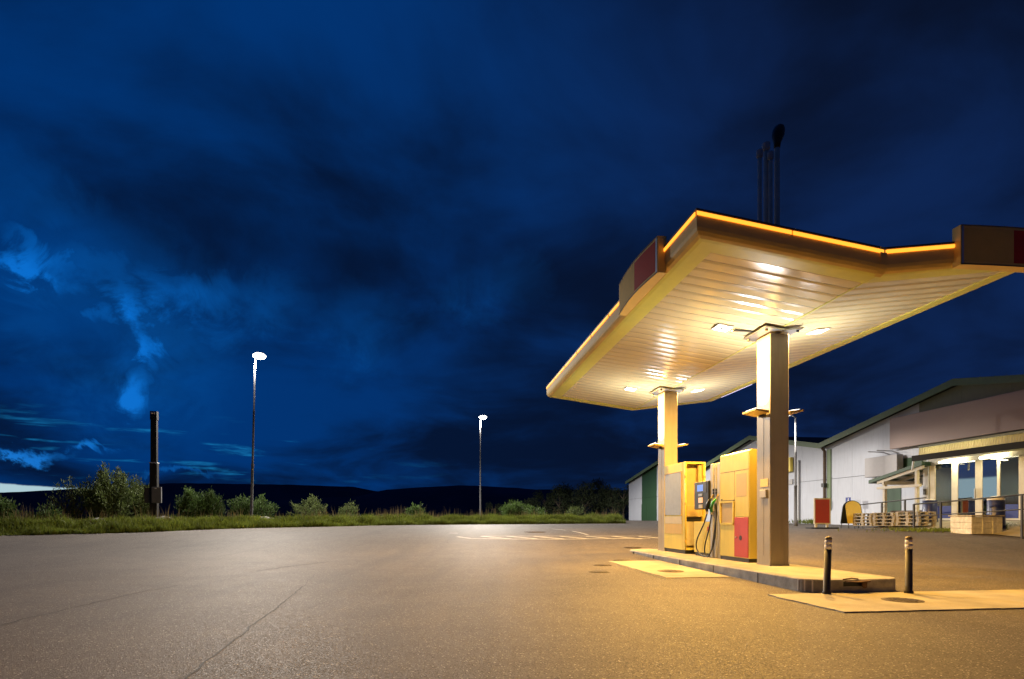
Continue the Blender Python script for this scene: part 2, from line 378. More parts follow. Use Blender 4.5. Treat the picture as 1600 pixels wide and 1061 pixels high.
def wide_throw(l, cap, power, dip=False):
    """wide-throw luminaire: stronger towards the sides than straight down"""
    l.data.use_nodes = True; ln_ = l.data.node_tree; em = next(n for n in ln_.nodes if n.type == 'EMISSION')
    ge = ln_.nodes.new('ShaderNodeNewGeometry'); sx = ln_.nodes.new('ShaderNodeSeparateXYZ'); ln_.links.new(ge.outputs['Incoming'], sx.inputs[0])
    prev = sx.outputs[2]
    for op, b_ in (('ABSOLUTE', 0), ('MAXIMUM', cap), ('POWER', power)):
        mn = ln_.nodes.new('ShaderNodeMath'); mn.operation = op; ln_.links.new(prev, mn.inputs[0]); mn.inputs[1].default_value = b_; prev = mn.outputs[0]
    if dip:                       # batwing optics: little light straight down
        mr = ln_.nodes.new('ShaderNodeMapRange'); ab = ln_.nodes.new('ShaderNodeMath'); ab.operation = 'ABSOLUTE'
        ln_.links.new(sx.outputs[2], ab.inputs[0]); ln_.links.new(ab.outputs[0], mr.inputs[0])
        for i_, q_ in enumerate((.988, .93, .03, 1.0)): mr.inputs[i_+1].default_value = q_
        mn = ln_.nodes.new('ShaderNodeMath'); mn.operation = 'MULTIPLY'; ln_.links.new(prev, mn.inputs[0]); ln_.links.new(mr.outputs[0], mn.inputs[1]); prev = mn.outputs[0]
    ln_.links.new(prev, em.inputs['Strength'])
def npmesh(name, verts, faces4, m):
    """large quad soup from numpy arrays"""
    me = bpy.data.meshes.new(name)
    me.vertices.add(len(verts)); me.vertices.foreach_set('co', np.asarray(verts, np.float32).ravel())
    nf = len(faces4); k = faces4.shape[1]
    me.loops.add(nf*k); me.loops.foreach_set('vertex_index', np.asarray(faces4, np.int32).ravel())
    me.polygons.add(nf); me.polygons.foreach_set('loop_start', np.arange(0, nf*k, k, dtype=np.int32))
    me.update(calc_edges=True); me.materials.append(m)
    return me

# ================================================================== SETTING
def Hb(x, y):
    """natural ground: flush with the lot inside it, a low berm beyond its edge, then falling away"""
    e = edgeY(x); d = y-e
    z = H(x, min(y, e+2))
    if d < 0: return z-.05
    z += .27*sst(0, 1.8, d)+.10*noise.noise(Vector((x*.35, y*.35, 2)))*sst(.3, 2, d)
    z -= 22*sst(18, 260, d)
    return z-.05*(1-sst(0, .4, d))
# ground sheet to the horizon
xs = sorted(set([-6000, -3000, -1500, -800, -400, -200, -120] + [round(-80+i*1.0, 2) for i in range(161)] + [120, 200, 400, 800, 1500, 3000, 6000]))
fr = [-40, -30, -20, -10, 0, 8, 12, 15, 18, 20]
dd = [-.02, .15, .4, .8, 1.3, 1.9, 2.6, 3.5, 4.5, 6, 8, 11, 15, 20, 28, 40, 60, 100, 160, 260, 500, 1000, 2500, 7000]
mb = MB(); rows = len(fr)+len(dd)
for x in xs:
    e = edgeY(x)
    for y in fr: mb.v.append((x, y*min(1, e/22) if y > 0 else y, 0)); mb.v[-1] = (x, mb.v[-1][1], Hb(x, mb.v[-1][1]))
    for d in dd: mb.v.append((x, e+d, Hb(x, e+d)))
for i in range(len(xs)-1):
    for j in range(rows-1):
        a = i*rows+j; mb.f.append((a, a+rows, a+rows+1, a+1))
structure(mb.build('ground', SOIL, smooth=True))
# asphalt lot
mb = MB(); xs = [-58+i*.8 for i in range(146)]; K = 90
for x in xs:
    e = edgeY(x); 
    for k in range(K+1):
        t = k/K; y = -14+(e+14+.06*noise.noise(Vector((x*1.3, 0, 5)))) * t
        mb.v.append((x, y, H(x, y)))
for i in range(len(xs)-1):
    for k in range(K):
        a = i*(K+1)+k; mb.f.append((a, a+K+1, a+K+2, a+1))
lot = structure(mb.build('asphalt_lot', ASPHALT, smooth=True))
# tar-dark cracks in the asphalt
def gpt(px, py):
    """point on the sloping lot seen at a photograph pixel"""
    lo, hi = 1.0, 90.0; X = (px-800)/F
    for _ in range(60):
        y = (lo+hi)/2
        if CH-(py-811)/F*y < H(X*y, y): hi = y
        else: lo = y
    return Vector((X*y, y, H(X*y, y)))
def ribbon(name, pts, w, m, parent=None, wob=.02, dz=.004, step=.12):
    mb = MB(); P = [Vector(p) for p in pts]; line = []
    for a, b in zip(P, P[1:]):
        n = max(1, int((b-a).length/step))
        for i in range(n): line.append(a.lerp(b, i/n))
    line.append(P[-1])
    for i, p in enumerate(line):
        d = (line[min(i+1, len(line)-1)]-line[max(i-1, 0)]); d.z = 0; d.normalize(); nrm = Vector((-d.y, d.x, 0))
        o = wob*noise.noise(p*3.1)+wob*.6*noise.noise(p*9); ww = w*(.65+.7*abs(noise.noise(p*4.7+Vector((9, 0, 0)))))/2
        for s in (-1, 1):
            q = p+nrm*(o+s*ww); mb.v.append((q.x, q.y, H(q.x, q.y)+dz))
    for i in range(len(line)-1): mb.f.append((2*i, 2*i+1, 2*i+3, 2*i+2))
    return mb.build(name, m, parent)
ribbon('crack', [gpt(290, 1061), gpt(398, 975), gpt(475, 915)], .022, TAR, lot, .03)
ribbon('crack', [gpt(475, 915), gpt(492, 897)], .010, TAR, lot, .03)
ribbon('crack', [gpt(400, 893), gpt(460, 884), gpt(515, 878)], .055, TAR, lot, .05)
ribbon('crack', [gpt(0, 977), gpt(90, 955), gpt(220, 925), gpt(285, 914)], .026, TAR, lot, .05)
ribbon('crack', [gpt(965, 884), gpt(1040, 905.5)], .03, TAR, lot, .01)
# painted hatching and bay lines
mk = structure(ribbon('road_marking', [gpt(714, 838.6), gpt(735, 841.4), gpt(800, 842.4), gpt(880, 842.6), gpt(1016, 841)], .16, PAINT, None, .01))
for a in range(7):
    x0 = 752+a*41
    ribbon('painted_stripe', [gpt(x0, 838.0), gpt(x0+46, 842.2)], .22, PAINT, mk, .01)
ribbon('painted_stripe', [gpt(752, 837.8), gpt(1018, 837.6)], .12, PAINT, mk, .01)
ribbon('painted_stripe', [gpt(894, 830), gpt(905, 832), gpt(919, 836)], .13, PAINT, mk, .01)
ribbon('painted_stripe', [gpt(862, 826.5), gpt(884, 828.5)], .13, PAINT, mk, .01)
for a, b in (((2, 837.5), (46, 836.2)), ((150, 834.2), (212, 833)), ((262, 831.5), (312, 830)), ((702, 833), (716, 833.3))):
    ribbon('painted_stripe', [gpt(*a), gpt(*b)], .10, PAINT, mk, .01)
# concrete slabs let into the asphalt
def slab(name, poly, top=.012):
    pl = []
    for a, b in zip(poly, poly[1:]+poly[:1]):
        k = max(1, int((b-a).length/.09))
        for i in range(k):
            q = a.lerp(b, i/k); e = .030*noise.noise(q*2.3)+.022*noise.noise(q*9.1)
            pl.append(q+Vector((e, e*.8+.012*noise.noise(q*21), 0)))
    poly = pl
    mb = MB(); n = len(poly)
    mb.v = [(p.x, p.y, H(p.x, p.y)+top) for p in poly]+[(p.x, p.y, H(p.x, p.y)-.1) for p in poly]
    mb.f = [tuple(range(n))]+[(i, (i+1) % n, n+(i+1) % n, n+i) for i in range(n)]
    return structure(mb.build(name, CONC))
slab('concrete_slab', [W(6.68, 4.95), W(6.72, 7.6), W(6.75, 11.5), W(8.35, 11.5), W(8.36, 4.93)], .018)
slab('concrete_slab', [W(10.75, 4.32), W(10.75, 5.60), W(14.35, 5.60), W(14.35, 4.25)], .010)
# hills on the horizon
def hills(dist, prof, amp, seed, name='hill'):
    xs = np.linspace(-2600, 3200, 420)*(dist/1500); mb = MB()
    px = [p[0] for p in prof]; py = [p[1] for p in prof]
    for x in xs:
        q = 800+F*x/dist; h = CH+(811-float(np.interp(q, px, py)))/F*dist
        h += amp*noise.noise(Vector((x*12/dist, seed, 0)))+amp*.35*noise.noise(Vector((x*60/dist, seed, 4)))
        mb.v += [(x, dist-.16*dist, -25), (x, dist-.06*dist, h*.62), (x, dist, h), (x, dist+.3*dist, -25)]
    for i in range(len(xs)-1):
        for k in range(3): a = i*4+k; mb.f.append((a, a+4, a+5, a+1))
    return structure(mb.build(name, HILL, smooth=True))
hills(3600, [(-900, 772), (0, 770), (60, 768), (130, 762), (190, 775), (400, 775), (3000, 775)], 6, 3.3)
hills(2200, [(-2000, 775), (-700, 772), (-100, 768), (40, 770), (90, 785), (150, 770), (235, 756), (330, 755), (450, 757), (550, 760), (590, 768), (680, 765), (3000, 770)], 3, 7.7)
hills(1500, [(-1500, 780), (0, 795), (300, 790), (560, 775), (600, 766), (660, 761), (720, 758), (800, 762), (860, 768), (1200, 766), (3000, 760)], 2.0, 1.1)

# ================================================================== HALLS (three gables on one facade)
VB = 25.0; ZB = .90
def hall(name, label, u0, u1, ur, ze, zr, near_u=None, green=(), greytop=None):
    root = thing(name, label, 'building', W((u0+u1)/2, VB, 0)); um = (u0+u1)/2
    zt = lambda u: ze+(zr-ze)*(1-abs(u-ur)/((ur-u0) if u < ur else (u1-ur)))
    n = max(1, round((u1-u0)/2.4)); w = (u1-u0)/n
    zj = 3.7
    box('backing_wall', DARKM, root, .05, .3, u0-um, u1-um, ZB-.6, ze-.05)
    for i in range(n):
        a, b = u0+i*w+.006, u0+(i+1)*w-.006
        g = GREEN if i in green else WHITEP
        box('wall_panel', g, root, -.03, .04, a-um, b-um, ZB-.6, zj-.012)
        pts = [(a-um, zj+.012), (b-um, zj+.012), (b-um, zt(b))]
        if a < ur < b: pts.append((ur-um, zt(ur)))
        pts.append((a-um, zt(a)))
        m = g
        if greytop and a > greytop[0]-1.2 and b < greytop[1]+1.2: m = GREENGREY
        MB().prism([(p[0], p[1]) for p in pts], 'x', -.03, .04).build('wall_panel', m, root)
    # roof: two slopes with a green verge board
    for (ua, ub) in ((u0, ur), (ur, u1)):
        za, zb_ = zt(ua+1e-6 if ua == u0 else ua), zt(ub-1e-6 if ub == u1 else ub)
        za = ze if ua == u0 else zr; zb_ = ze if ub == u1 else zr
        mb = MB(); 
        mb.prism([(ua-um, za+.03), (ub-um, zb_+.03), (ub-um, zb_+.19), (ua-um, za+.19)], 'x', -.45, 26)
        rf = mb.build('roof', ROOFD, root)
        mb = MB(); mb.prism([(ua-um, za-.10), (ub-um, zb_-.10), (ub-um, zb_+.23), (ua-um, za+.23)], 'x', -.50, -.451)
        mb.build('verge_board', GREENL, rf)
    return root
uAB = up(1290, VB); uRA = up(1503, VB); uBC = up(1103, VB)
hA = hall('industrial_hall', 'nearest white clad gable hall with mauve board and shop entrance', 2*uRA-uAB, uAB, uRA, 5.8, 7.62, greytop=(up(1640, VB), up(1420, VB)))
hB = hall('industrial_hall', 'middle white gable hall behind the fuel pump and its columns', uAB, uBC, (uAB+uBC)/2, 5.8, 7.5)
hC = hall('industrial_hall', 'farthest white gable hall with green corner beside the dark trees', uBC, 74.8, (uBC+74.8)/2, 5.8, 7.4, green=(5, 6))
def on_facade(root): 
    return root
umA = (2*uRA)/2; umB = (uAB+uBC)/2; umC = (uBC+74.8)/2
# downpipe in the valley, board, panels on hall A
dp = MB().tube([(-.16, uAB-umA-.12, ZB-.1), (-.16, uAB-umA-.12, 5.5), (-.3, uAB-umA-.05, 5.75)], .09, 8).build('downpipe', BROWN, hA)
box('pipe_bracket', DARKM, dp, -.30, -.03, uAB-umA-.25, uAB-umA+.02, 3.2, 3.45); box('pipe_bracket', DARKM, dp, -.30, -.03, uAB-umA-.25, uAB-umA+.02, 1.5, 1.7)
box('corner_strip', GREENL, hA, -.10, -.031, uAB-umA-.62, uAB-umA-.28, 1.7, 5.6)
uL = up(1395, VB-.2)
box('name_board', PINK, hA, -.40, -.20, -16, uL-umA, 4.95, 6.62, b=.02)
box('grey_board', GREYBOARD, hA, -.55, -.15, up(1408, VB-.3)-umA, up(1357, VB-.3)-umA, 3.52, 4.62, b=.02)
for px in (1378, 1392):
    u = up(px, VB-.3)-umA
    MB().tube([(-.04, u-.3, 4.70), (-.35, u-.15, 4.85), (-.95, u+.25, 4.92)], .03, 6).build('lamp_arm', GALV, hA)
box('green_door', GREEN, hA, -.06, -.031, up(1409, VB)-umA, up(1384, VB)-umA, ZB, 2.9)
box('green_panel', GREEN, hA, -.07, -.031, up(1443, VB)-umA, up(1408, VB)-umA, 3.0, 4.4)
box('door', GREEN, hC, -.06, -.031, up(1011, VB)-umC, up(1003, VB)-umC, ZB, 2.95)
box('yellow_board', BOARDY, hB, -.30, -.10, up(1241, VB)-umB, up(1226, VB)-umB, zp(737, up(1238, VB), VB), zp(715, up(1238, VB), VB))
box('wall_vent', GREYP, hB, -.12, -.031, up(1240, VB)-umB, up(1226, VB)-umB, zp(757, up(1236, VB), VB), zp(749, up(1236, VB), VB))
MB().tube([(-.12, up(1250, VB)-umB, ZB-.1), (-.12, up(1250, VB)-umB, 5.2)], .07, 8).build('downpipe', GALV, hB)
# wheelchair parking plates (white figure on blue)
def access_sign(px, py, label):
    v = VB-.6; u = up(px, v); z = zp(py, u, v)
    t = thing('parking_sign', label, 'sign', W(u, v, ZB), group='accessible parking plates by the hall')
    MB().tube([(0, 0, -.2), (0, 0, z-ZB+.2)], .025, 6).build('post', GALV, t)
    pl = box('plate', SIGNB, t, -.035, -.025, -.22, .22, z-ZB-.22, z-ZB+.22)
    q = MB(); c = z-ZB
    q.lathe([(.035, 0), (.035, .002)], 10, (0, 0, 0))
    q.v = [(-.037-zz_, x-.02, y+c+.13) for (x, y, zz_) in q.v]
    def bar(y0, z0, y1, z1, w=.02):
        d = Vector((y1-y0, z1-z0)).normalized(); n = Vector((-d.y, d.x))*w
        q.add([(-.038, y0+n.x, c+z0+n.y), (-.038, y1+n.x, c+z1+n.y), (-.038, y1-n.x, c+z1-n.y), (-.038, y0-n.x, c+z0-n.y)], [(0, 1, 2, 3)])
    bar(-.02, .1, .0, -.04); bar(0, -.04, -.09, -.04); bar(-.09, -.04, -.12, -.13); bar(-.01, .03, -.09, .03)
    for k in range(14):
        a0, a1 = PI*.15+k*.28, PI*.15+(k+1)*.28
        if a1 < 2*PI*.9: bar(.02+.10*math.cos(a0), -.08+.10*math.sin(a0), .02+.10*math.cos(a1), -.08+.10*math.sin(a1), .013)
    q.build('wheelchair_symbol', WHITEB, pl)
access_sign(1276, 784, 'small blue wheelchair parking plate behind the red pavement board')
access_sign(1326, 783, 'small blue wheelchair parking plate above the yellow pavement board')

# ------------------------------------------------------------------ shop entrance block
VS = 22.0; ZS = 1.10
uS1 = up(1444, VS); uS0 = 14.0; um = 20.0
shop = thing('shop_entrance', 'lit glazed shop entrance block with white frames and dark gutter', 'building', W(um, VS, 0))
def sy(px, v=VS): return up(px, v)-um
box('floor', FLOORIN, shop, .0, 3.0, uS0-um, uS1-um, ZS-.35, ZS)
box('end_wall', WHITEP, shop, .12, 3.0, uS1-um-.10, uS1-um, ZS, 4.1)
box('back_wall', WALLIN, shop, 2.75, 2.90, uS0-um, uS1-um-.11, ZS, 4.0)
box('ceiling', CREAM, shop, .12, 2.74, uS0-um, uS1-um-.11, 3.75, 3.85)
box('corner_post', WHITEP, shop, -.06, .11, sy(1452), sy(1444), ZS, 3.75)
box('counter', BROWN, shop, 1.6, 2.1, uS0-um+1, sy(1500), ZS, ZS+1.0)
box('notice', WHITEB, shop, 2.70, 2.748, sy(1480, 24.7), sy(1468, 24.7), 2.2, 3.1)
ztop = zp(722, up(1500, VS), VS)
box('head_frame', CREAM, shop, -.05, .10, uS0-um, sy(1452)-.01, ztop, 3.75)
box('sill_frame', CREAM, shop, -.04, .09, uS0-um, sy(1452)-.01, ZS, ZS+.08)
for a, b in ((1462, 1453), (1497, 1487), (1535, 1524), (1563, 1558), (1603, 1592)):
    box('mullion', CREAM, shop, -.02, .04, sy(a), sy(b), ZS+.081, ztop-.001, b=.01)
zk = ZS+.62
for a, b, kick in ((1487, 1462, 1), (1524, 1497, 0), (1558, 1535, 0), (1592, 1563, 1), (1660, 1603, 1)):
    if kick: box('kick_panel', BLUEB, shop, -.02, .03, sy(a)+.005, sy(b)-.005, ZS+.081, zk)
    box('pane', GLASS if kick else GLASSR, shop, .0, .012, sy(a)+.004, sy(b)-.004, (zk+.001) if kick else ZS+.082, ztop-.002)
box('door_handle', STEEL, shop, -.12, -.051, sy(1527), sy(1526), ZS+.9, ZS+1.3)
box('wall_box', DARKM, shop, -.12, -.061, sy(1449.5), sy(1446), 2.25, 2.5)
# porch roof: gutter, ribbed translucent strip, roof sheet, tubes
VG = 20.7; g0 = VG-VS
box('gutter', ROOFD, shop, g0-.12, g0, uS0-um, sy(1428, VG), 3.66, 3.90, b=.01)
mb = MB(); y0, y1 = uS0-um, sy(1434, VG); n = 150
for i in range(n+1):
    y = y0+(y1-y0)*i/n; x = g0+.03+(.025 if i % 2 else 0)
    mb.v += [(x, y, 3.90), (x+.06, y, 4.22)]
for i in range(n): mb.f.append((2*i, 2*i+2, 2*i+3, 2*i+1))
mb.build('ribbed_strip', TRANSL, shop)
mb = MB(); mb.prism([(g0+.02, 4.22), (2.9, 4.75), (2.9, 4.83), (g0+.02, 4.30)], 'y', y0, y1); mb.build('porch_roof', GREENGREY, shop)
mb = MB(); mb.tube([(g0-.06, sy(1429, VG), 3.66), (g0-.06, sy(1429, VG)+.05, 3.3)], .04, 6); mb.build('gutter_spout', GALV, shop)
for a, b in ((1506, 1469), (1571, 1533)):
    v = 21.75; q = MB().box(v-VS-.10, v-VS+.10, up(b, v)-um-.0 if 0 else sy(a, v), sy(b, v), 3.56, 3.64, b=.01).build('tube_light', TUBE, shop)
    yc = (sy(a, v)+sy(b, v))/2
    lamp('tube_light_glow', 'AREA', (v-VS, yc, 3.55), q, W_TUBE, (1.0, .86, .50), (-.15, 0, -1), shape='RECTANGLE', size=.2, size_y=1.2)
    lamp('tube_light_glow', 'AREA', (v-VS, yc, 3.66), q, W_TUBE*.25, (1.0, .86, .50), (0, 0, 1), shape='RECTANGLE', size=.2, size_y=1.2)
# shelter on the shop's end wall
VH = 21.5; hu0, hu1 = up(1440, VH), up(1357, VH)
shel = thing('lean_to_shelter', 'small lean-to shelter with green sloping roof and cream posts', 'shelter', W(hu0, VH, 0))
zl, zh = 2.92, 3.55; Lh = hu1-hu0
MB().prism([(0, zh), (Lh, zl), (Lh, zl+.16), (0, zh+.16)], 'x', 0, 3.2).build('roof', GREEN, shel)
for x in (.05, .9, 1.8, 2.7): MB().prism([(0, zh-.14), (Lh-.5, zl-.14+.08), (Lh-.5, zl-.01+.08), (0, zh-.01)], 'x', x, x+.1).build('rafter', CREAM, shel)
for k in range(4):
    y = .3+k*.75; MB().prism([(y, zh-(zh-zl)*y/Lh-.05), (y+.28, zh-(zh-zl)*(y+.28)/Lh-.05), (y+.28, zh-(zh-zl)*(y+.28)/Lh-.02), (y, zh-(zh-zl)*y/Lh-.02)], 'x', .16, 2.69).build('roof_batten', CREAM, shel)
yy = up(1380, VH)-hu0
for x, y in ((.02, yy), (2.9, yy), (.02, .35)): box('post', CREAM, shel, x, x+.14, y-.07, y+.07, .75, zh-(zh-zl)*y/Lh-.14, b=.01)
box('beam', CREAM, shel, -.02, 3.05, yy-.06, yy+.06, zh-(zh-zl)*yy/Lh-.30, zh-(zh-zl)*yy/Lh-.141)
box('beam', CREAM, shel, -.03, .10, .1, yy+.4, 2.60, 2.72)
box('low_wall', BROWN, shel, .3, .38, .4, yy-.1, .8, 1.55)

# concrete ramp / forecourt of the shop
mb = MB(); poly = [(24.6, 19.0), (20.9, 18.9), (19.0, 19.6), (15.0, 19.6), (15.0, 22.0), (24.6, 22.0)]
def rz_(u, v): 
    p = W(u, v); return H(p.x, p.y)+.02 + (ZS-.02-H(p.x, p.y)-.02)*sst(19.2, 21.6, v)
n = 14; m_ = 20
for i in range(m_+1):
    u = 15+(24.8-15)*i/m_; v0 = 19.05 if u > 20.5 else 19.3
    for j in range(n+1):
        v = v0+(22.0-v0)*j/n; p = W(u, v, rz_(u, v)); mb.v.append(tuple(p))
for i in range(m_):
    for j in range(n): a = i*(n+1)+j; mb.f.append((a, a+n+1, a+n+2, a+1))
structure(mb.build('ramp', CONC, smooth=True))

# ------------------------------------------------------------------ handrails
def railing(label, pts, posts, mid=True):
    p0 = pts[0]; t = thing('handrail', label, 'railing', W(p0[0], p0[1], 0)); loc = lambda u, v, z: (v-p0[1], u-p0[0], z)
    MB().tube([loc(*p) for p in pts], .028, 8).build('top_rail', DARKM, t)
    if mid: MB().tube([loc(p[0], p[1], p[2]-.48) for p in pts], .02, 8).build('mid_rail', DARKM, t)
    for u, v, zt_ in posts:
        w = W(u, v); MB().box(v-p0[1]-.03, v-p0[1]+.03, u-p0[0]-.03, u-p0[0]+.03, H(w.x, w.y)-.1, zt_).build('post', DARKM, t)
    return t
v2 = 19.1
u2 = [up(1428, v2), up(1470, v2), up(1513, v2), up(1597, v2)]
z2 = [zp(788, u2[0], v2), zp(784.5, u2[1], v2), zp(781, u2[2], v2), zp(773, u2[3], v2)]
railing('dark steel handrail with mid bar in front of the shop doors', [(u2[i], v2, z2[i]) for i in range(4)]+[(15.2, v2, z2[3]+.03)], [(u2[i], v2, z2[i]) for i in (0, 1, 3)])
v1 = 20.9
u1 = [up(1341, v1), up(1378, v1), up(1414, v1), up(1447, v1)]
z1 = [zp(789, u1[0], v1), zp(785, u1[1], v1), zp(781, u1[2], v1), zp(777.5, u1[3], v1)]
railing('dark steel handrail running behind the stacked pallets', [(u1[i], v1, z1[i]) for i in range(4)], [(u1[i], v1, z1[i]) for i in range(3)], False)

# ------------------------------------------------------------------ pallets
def pallet_proto():
    t = thing('pallet', '', 'pallet', (0, 0, 0), AX, 'stacked wooden pallets on the ramp')
    bd = MB().box(-.05, .05, -.6, .6, 0, .022).mesh('deck_board', WOOD); bl = MB().box(-.05, .05, -.07, .07, 0, .078).mesh('block', WOOD)
    cr = MB().box(-.4, .4, -.07, .07, 0, .022).mesh('cross_board', WOOD)
    for x in (-.35, -.175, 0, .175, .35): o = link('deck_board', bd, t); o.location = (x, 0, .122)
    for y in (-.53, 0, .53):
        o = link('cross_board', cr, t); o.location = (0, y, .1)
        for x in (-.35, 0, .35): o = link('block', bl, t); o.location = (x, y, .022)
    for x in (-.35, 0, .35): o = link('bottom_board', bd, t); o.location = (x, 0, 0)
    return t
pp = pallet_proto(); first = True
vP = 19.75
heights = ('bottom', 'second', 'third', 'top')
stacks = ((up(1351, vP)-.35, 'the stack nearest the yellow board'), (up(1351, vP)-1.65, 'the middle pallet stack'), (up(1351, vP)-2.95, 'the stack nearest the blue bin'))
for si, (u, nm) in enumerate(stacks):
    p = W(u, vP); z = max(H(p.x, p.y), rz_(u, vP), rz_(u, vP+.3))+.02
    for k in range(4):
        o = pp if first else copy_tree(pp); first = False
        o.location = (p.x+random.uniform(-.02, .02), p.y+random.uniform(-.02, .02), z+k*.1445)
        o.rotation_euler = (0, 0, AX+random.uniform(-.03, .03))
        o['label'] = f'weathered wooden pallet, {heights[k]} one of {nm}'

# ------------------------------------------------------------------ wooden box, bins, boards
pb = gpt(1518, 835.5); ub, vb = -pb.x*S_+pb.y*C_, pb.x*C_+pb.y*S_
crate = thing('sand_box', 'low whitewashed board box with flat lid beside the handrail', 'box', pb)
for i in range(3):
    z0 = .02+i*.205
    box('front_board', WOODW, crate, .03, 1.22, 0, .03, z0, z0+.197, b=.004)
    box('side_board', WOODW, crate, 0, .028, .0, .86, z0, z0+.197, b=.004)
box('back_board', WOODW, crate, 0.03, 1.22, .83, .86, .02, .63); box('side_board', WOODW, crate, 1.19, 1.219, .032, .82, .02, .63)
for x in (.42, .82): box('batten', WOODW, crate, x, x+.06, -.014, -.001, .03, .62)
lid = MB().box(-.05, 1.27, -.05, .91, .64, .685, b=.006).build('lid', WOOD, crate)
def bin_(px, py, v, label, h, r, domed):
    u = up(px, v); p = W(u, v, rz_(u, v) if v > 19.1 else H(W(u, v).x, W(u, v).y)); p.z += .005
    t = thing('litter_bin', label, 'bin', p, AX, 'navy litter bins by the shop')
    MB().lathe([(r*1.12, 0), (r*1.08, h*.2), (r, h*.86), (r*.97, h*.87)], 20).build('body', BLUE, t, True)
    if domed:
        MB().lathe([(r*1.02, h*.87), (r*1.03, h*.91), (r*.8, h*.97), (r*.3, h)], 20).build('lid', WHITEB, t, True)
    else:
        MB().lathe([(r*1.03, h*.87), (r*1.04, h*.93), (r*.98, h*.95)], 20).build('rim', BLUE, t, True)
        MB().lathe([(r*.9, h*.951), (r*.5, h*1.0)], 20).build('lid', WHITEB, t, True)
bin_(1453, 812, 20.9, 'navy litter bin next to the pallets and corner post', .98, .26, False)
bin_(1556, 813, 20.2, 'navy litter bin with pale domed lid before the glass doors', 1.15, .26, True)
def at_ground(px, py): p = gpt(px, py); return p
p = at_ground(1284.5, 826)
rb = thing('pavement_board', 'red pavement board with pale timber frame on a dark base', 'sign', p, .06)
s = p.y/F
MB().box(-22*s, 22*s, -.28, .28, 0, .06, b=.02).build('base', BLACK, rb)
for x in (-10, 8): box('foot', CREAM, rb, (x-1.5)*s, (x+1.5)*s, -.04, .04, .06, .22)
box('panel', BOARDR, rb, -11.5*s, 11.5*s, -.02, .02, .27, 1.38)
fr_ = [(-13.2*s, -11.5*s, .21, 1.44), (11.5*s, 13.2*s, .21, 1.44)]
for a, b, c, d in fr_: box('frame_post', CREAM, rb, a, b, -.035, .035, c, d)
box('frame_rail', CREAM, rb, -11.49*s, 11.49*s, -.035, .035, .21, .269); box('frame_rail', CREAM, rb, -11.49*s, 11.49*s, -.035, .035, 1.381, 1.44)
p = at_ground(1331, 826); s = p.y/F
yb = thing('pavement_board', 'yellow round topped pavement board with black frame and legs', 'sign', p, .0)
def arch(w, z0, z1, n=10):
    pts = [(-w, z0), (w, z0)]
    for k in range(n+1): a = PI*k/n; pts.append((w*math.cos(a), z1-w*.8+w*.8*math.sin(a)))
    return pts
for sgn, m in ((-1, BOARDY), (1, BLACK)):
    q = MB().prism(arch(.36, .24, 1.30), 'y', -.012, .012); 
    q.v = [(x, y+sgn*(.34-.24*z), z) for x, y, z in q.v]; pn = q.build('panel', m, yb)
    outl = [(x, sgn*(.34-.24*z), z) for x, z in arch(.375, .24, 1.32)[1:]]+[(-.375, sgn*(.34-.24*.24), .24)]
    MB().tube(outl, .016, 6).build('frame', BLACK, yb)
    for x in (-.33, .33): MB().tube([(x, sgn*(.34-.24*.25), .25), (x, sgn*.34, 0.0)], .015, 6).build('leg', BLACK, yb)

# ================================================================== PUMP ISLAND
ZI = .22
isl = thing('pump_island', 'long raised concrete pump island with worn kerb', 'kerb', W(13, 6.5, 0))
def iu(u, v): return (v-6.5, u-13)
outline = []
cr_ = .42
for cx, cy, a0 in ((5.67+cr_, 8.42+cr_, PI), (7.33-cr_, 8.42+cr_, 1.5*PI)):
    for k in range(9): a = a0+PI/2*k/8; outline.append((cx+cr_*math.cos(a), cy+cr_*math.sin(a)))
outline += [(7.33, 13), (7.33, 17.0), (7.1, 17.7), (6.5, 18.0), (6.05, 17.9), (5.80, 17.3), (5.68, 15), (5.67, 12)]
loc_o = [iu(u, v) for v, u in outline]; cxy = (sum(p[0] for p in loc_o)/len(loc_o), sum(p[1] for p in loc_o)/len(loc_o))
def inset(d): 
    out = []
    n = len(loc_o)
    for i in range(n):
        a, b, c = Vector(loc_o[i-1]), Vector(loc_o[i]), Vector(loc_o[(i+1) % n])
        t = (c-a).normalized(); nn = Vector((-t.y, t.x)); out.append(b+nn*d)
    return out
mb = MB(); n = len(loc_o); rings = [(0, -.1), (0, ZI-.02), (.012, ZI-.004), (.02, ZI-.002), (.16, ZI-.001)]
for d, z in rings:
    for q in inset(d): mb.v.append((q[0], q[1], z))
for k in range(len(rings)-1):
    for i in range(n): j = (i+1) % n; mb.f.append((k*n+i, k*n+j, (k+1)*n+j, (k+1)*n+i))
mb.build('kerb', KERB, isl)
MB().add([(q[0], q[1], ZI) for q in inset(.16)], [tuple(range(n))]).build('top_slab', CONC, isl)
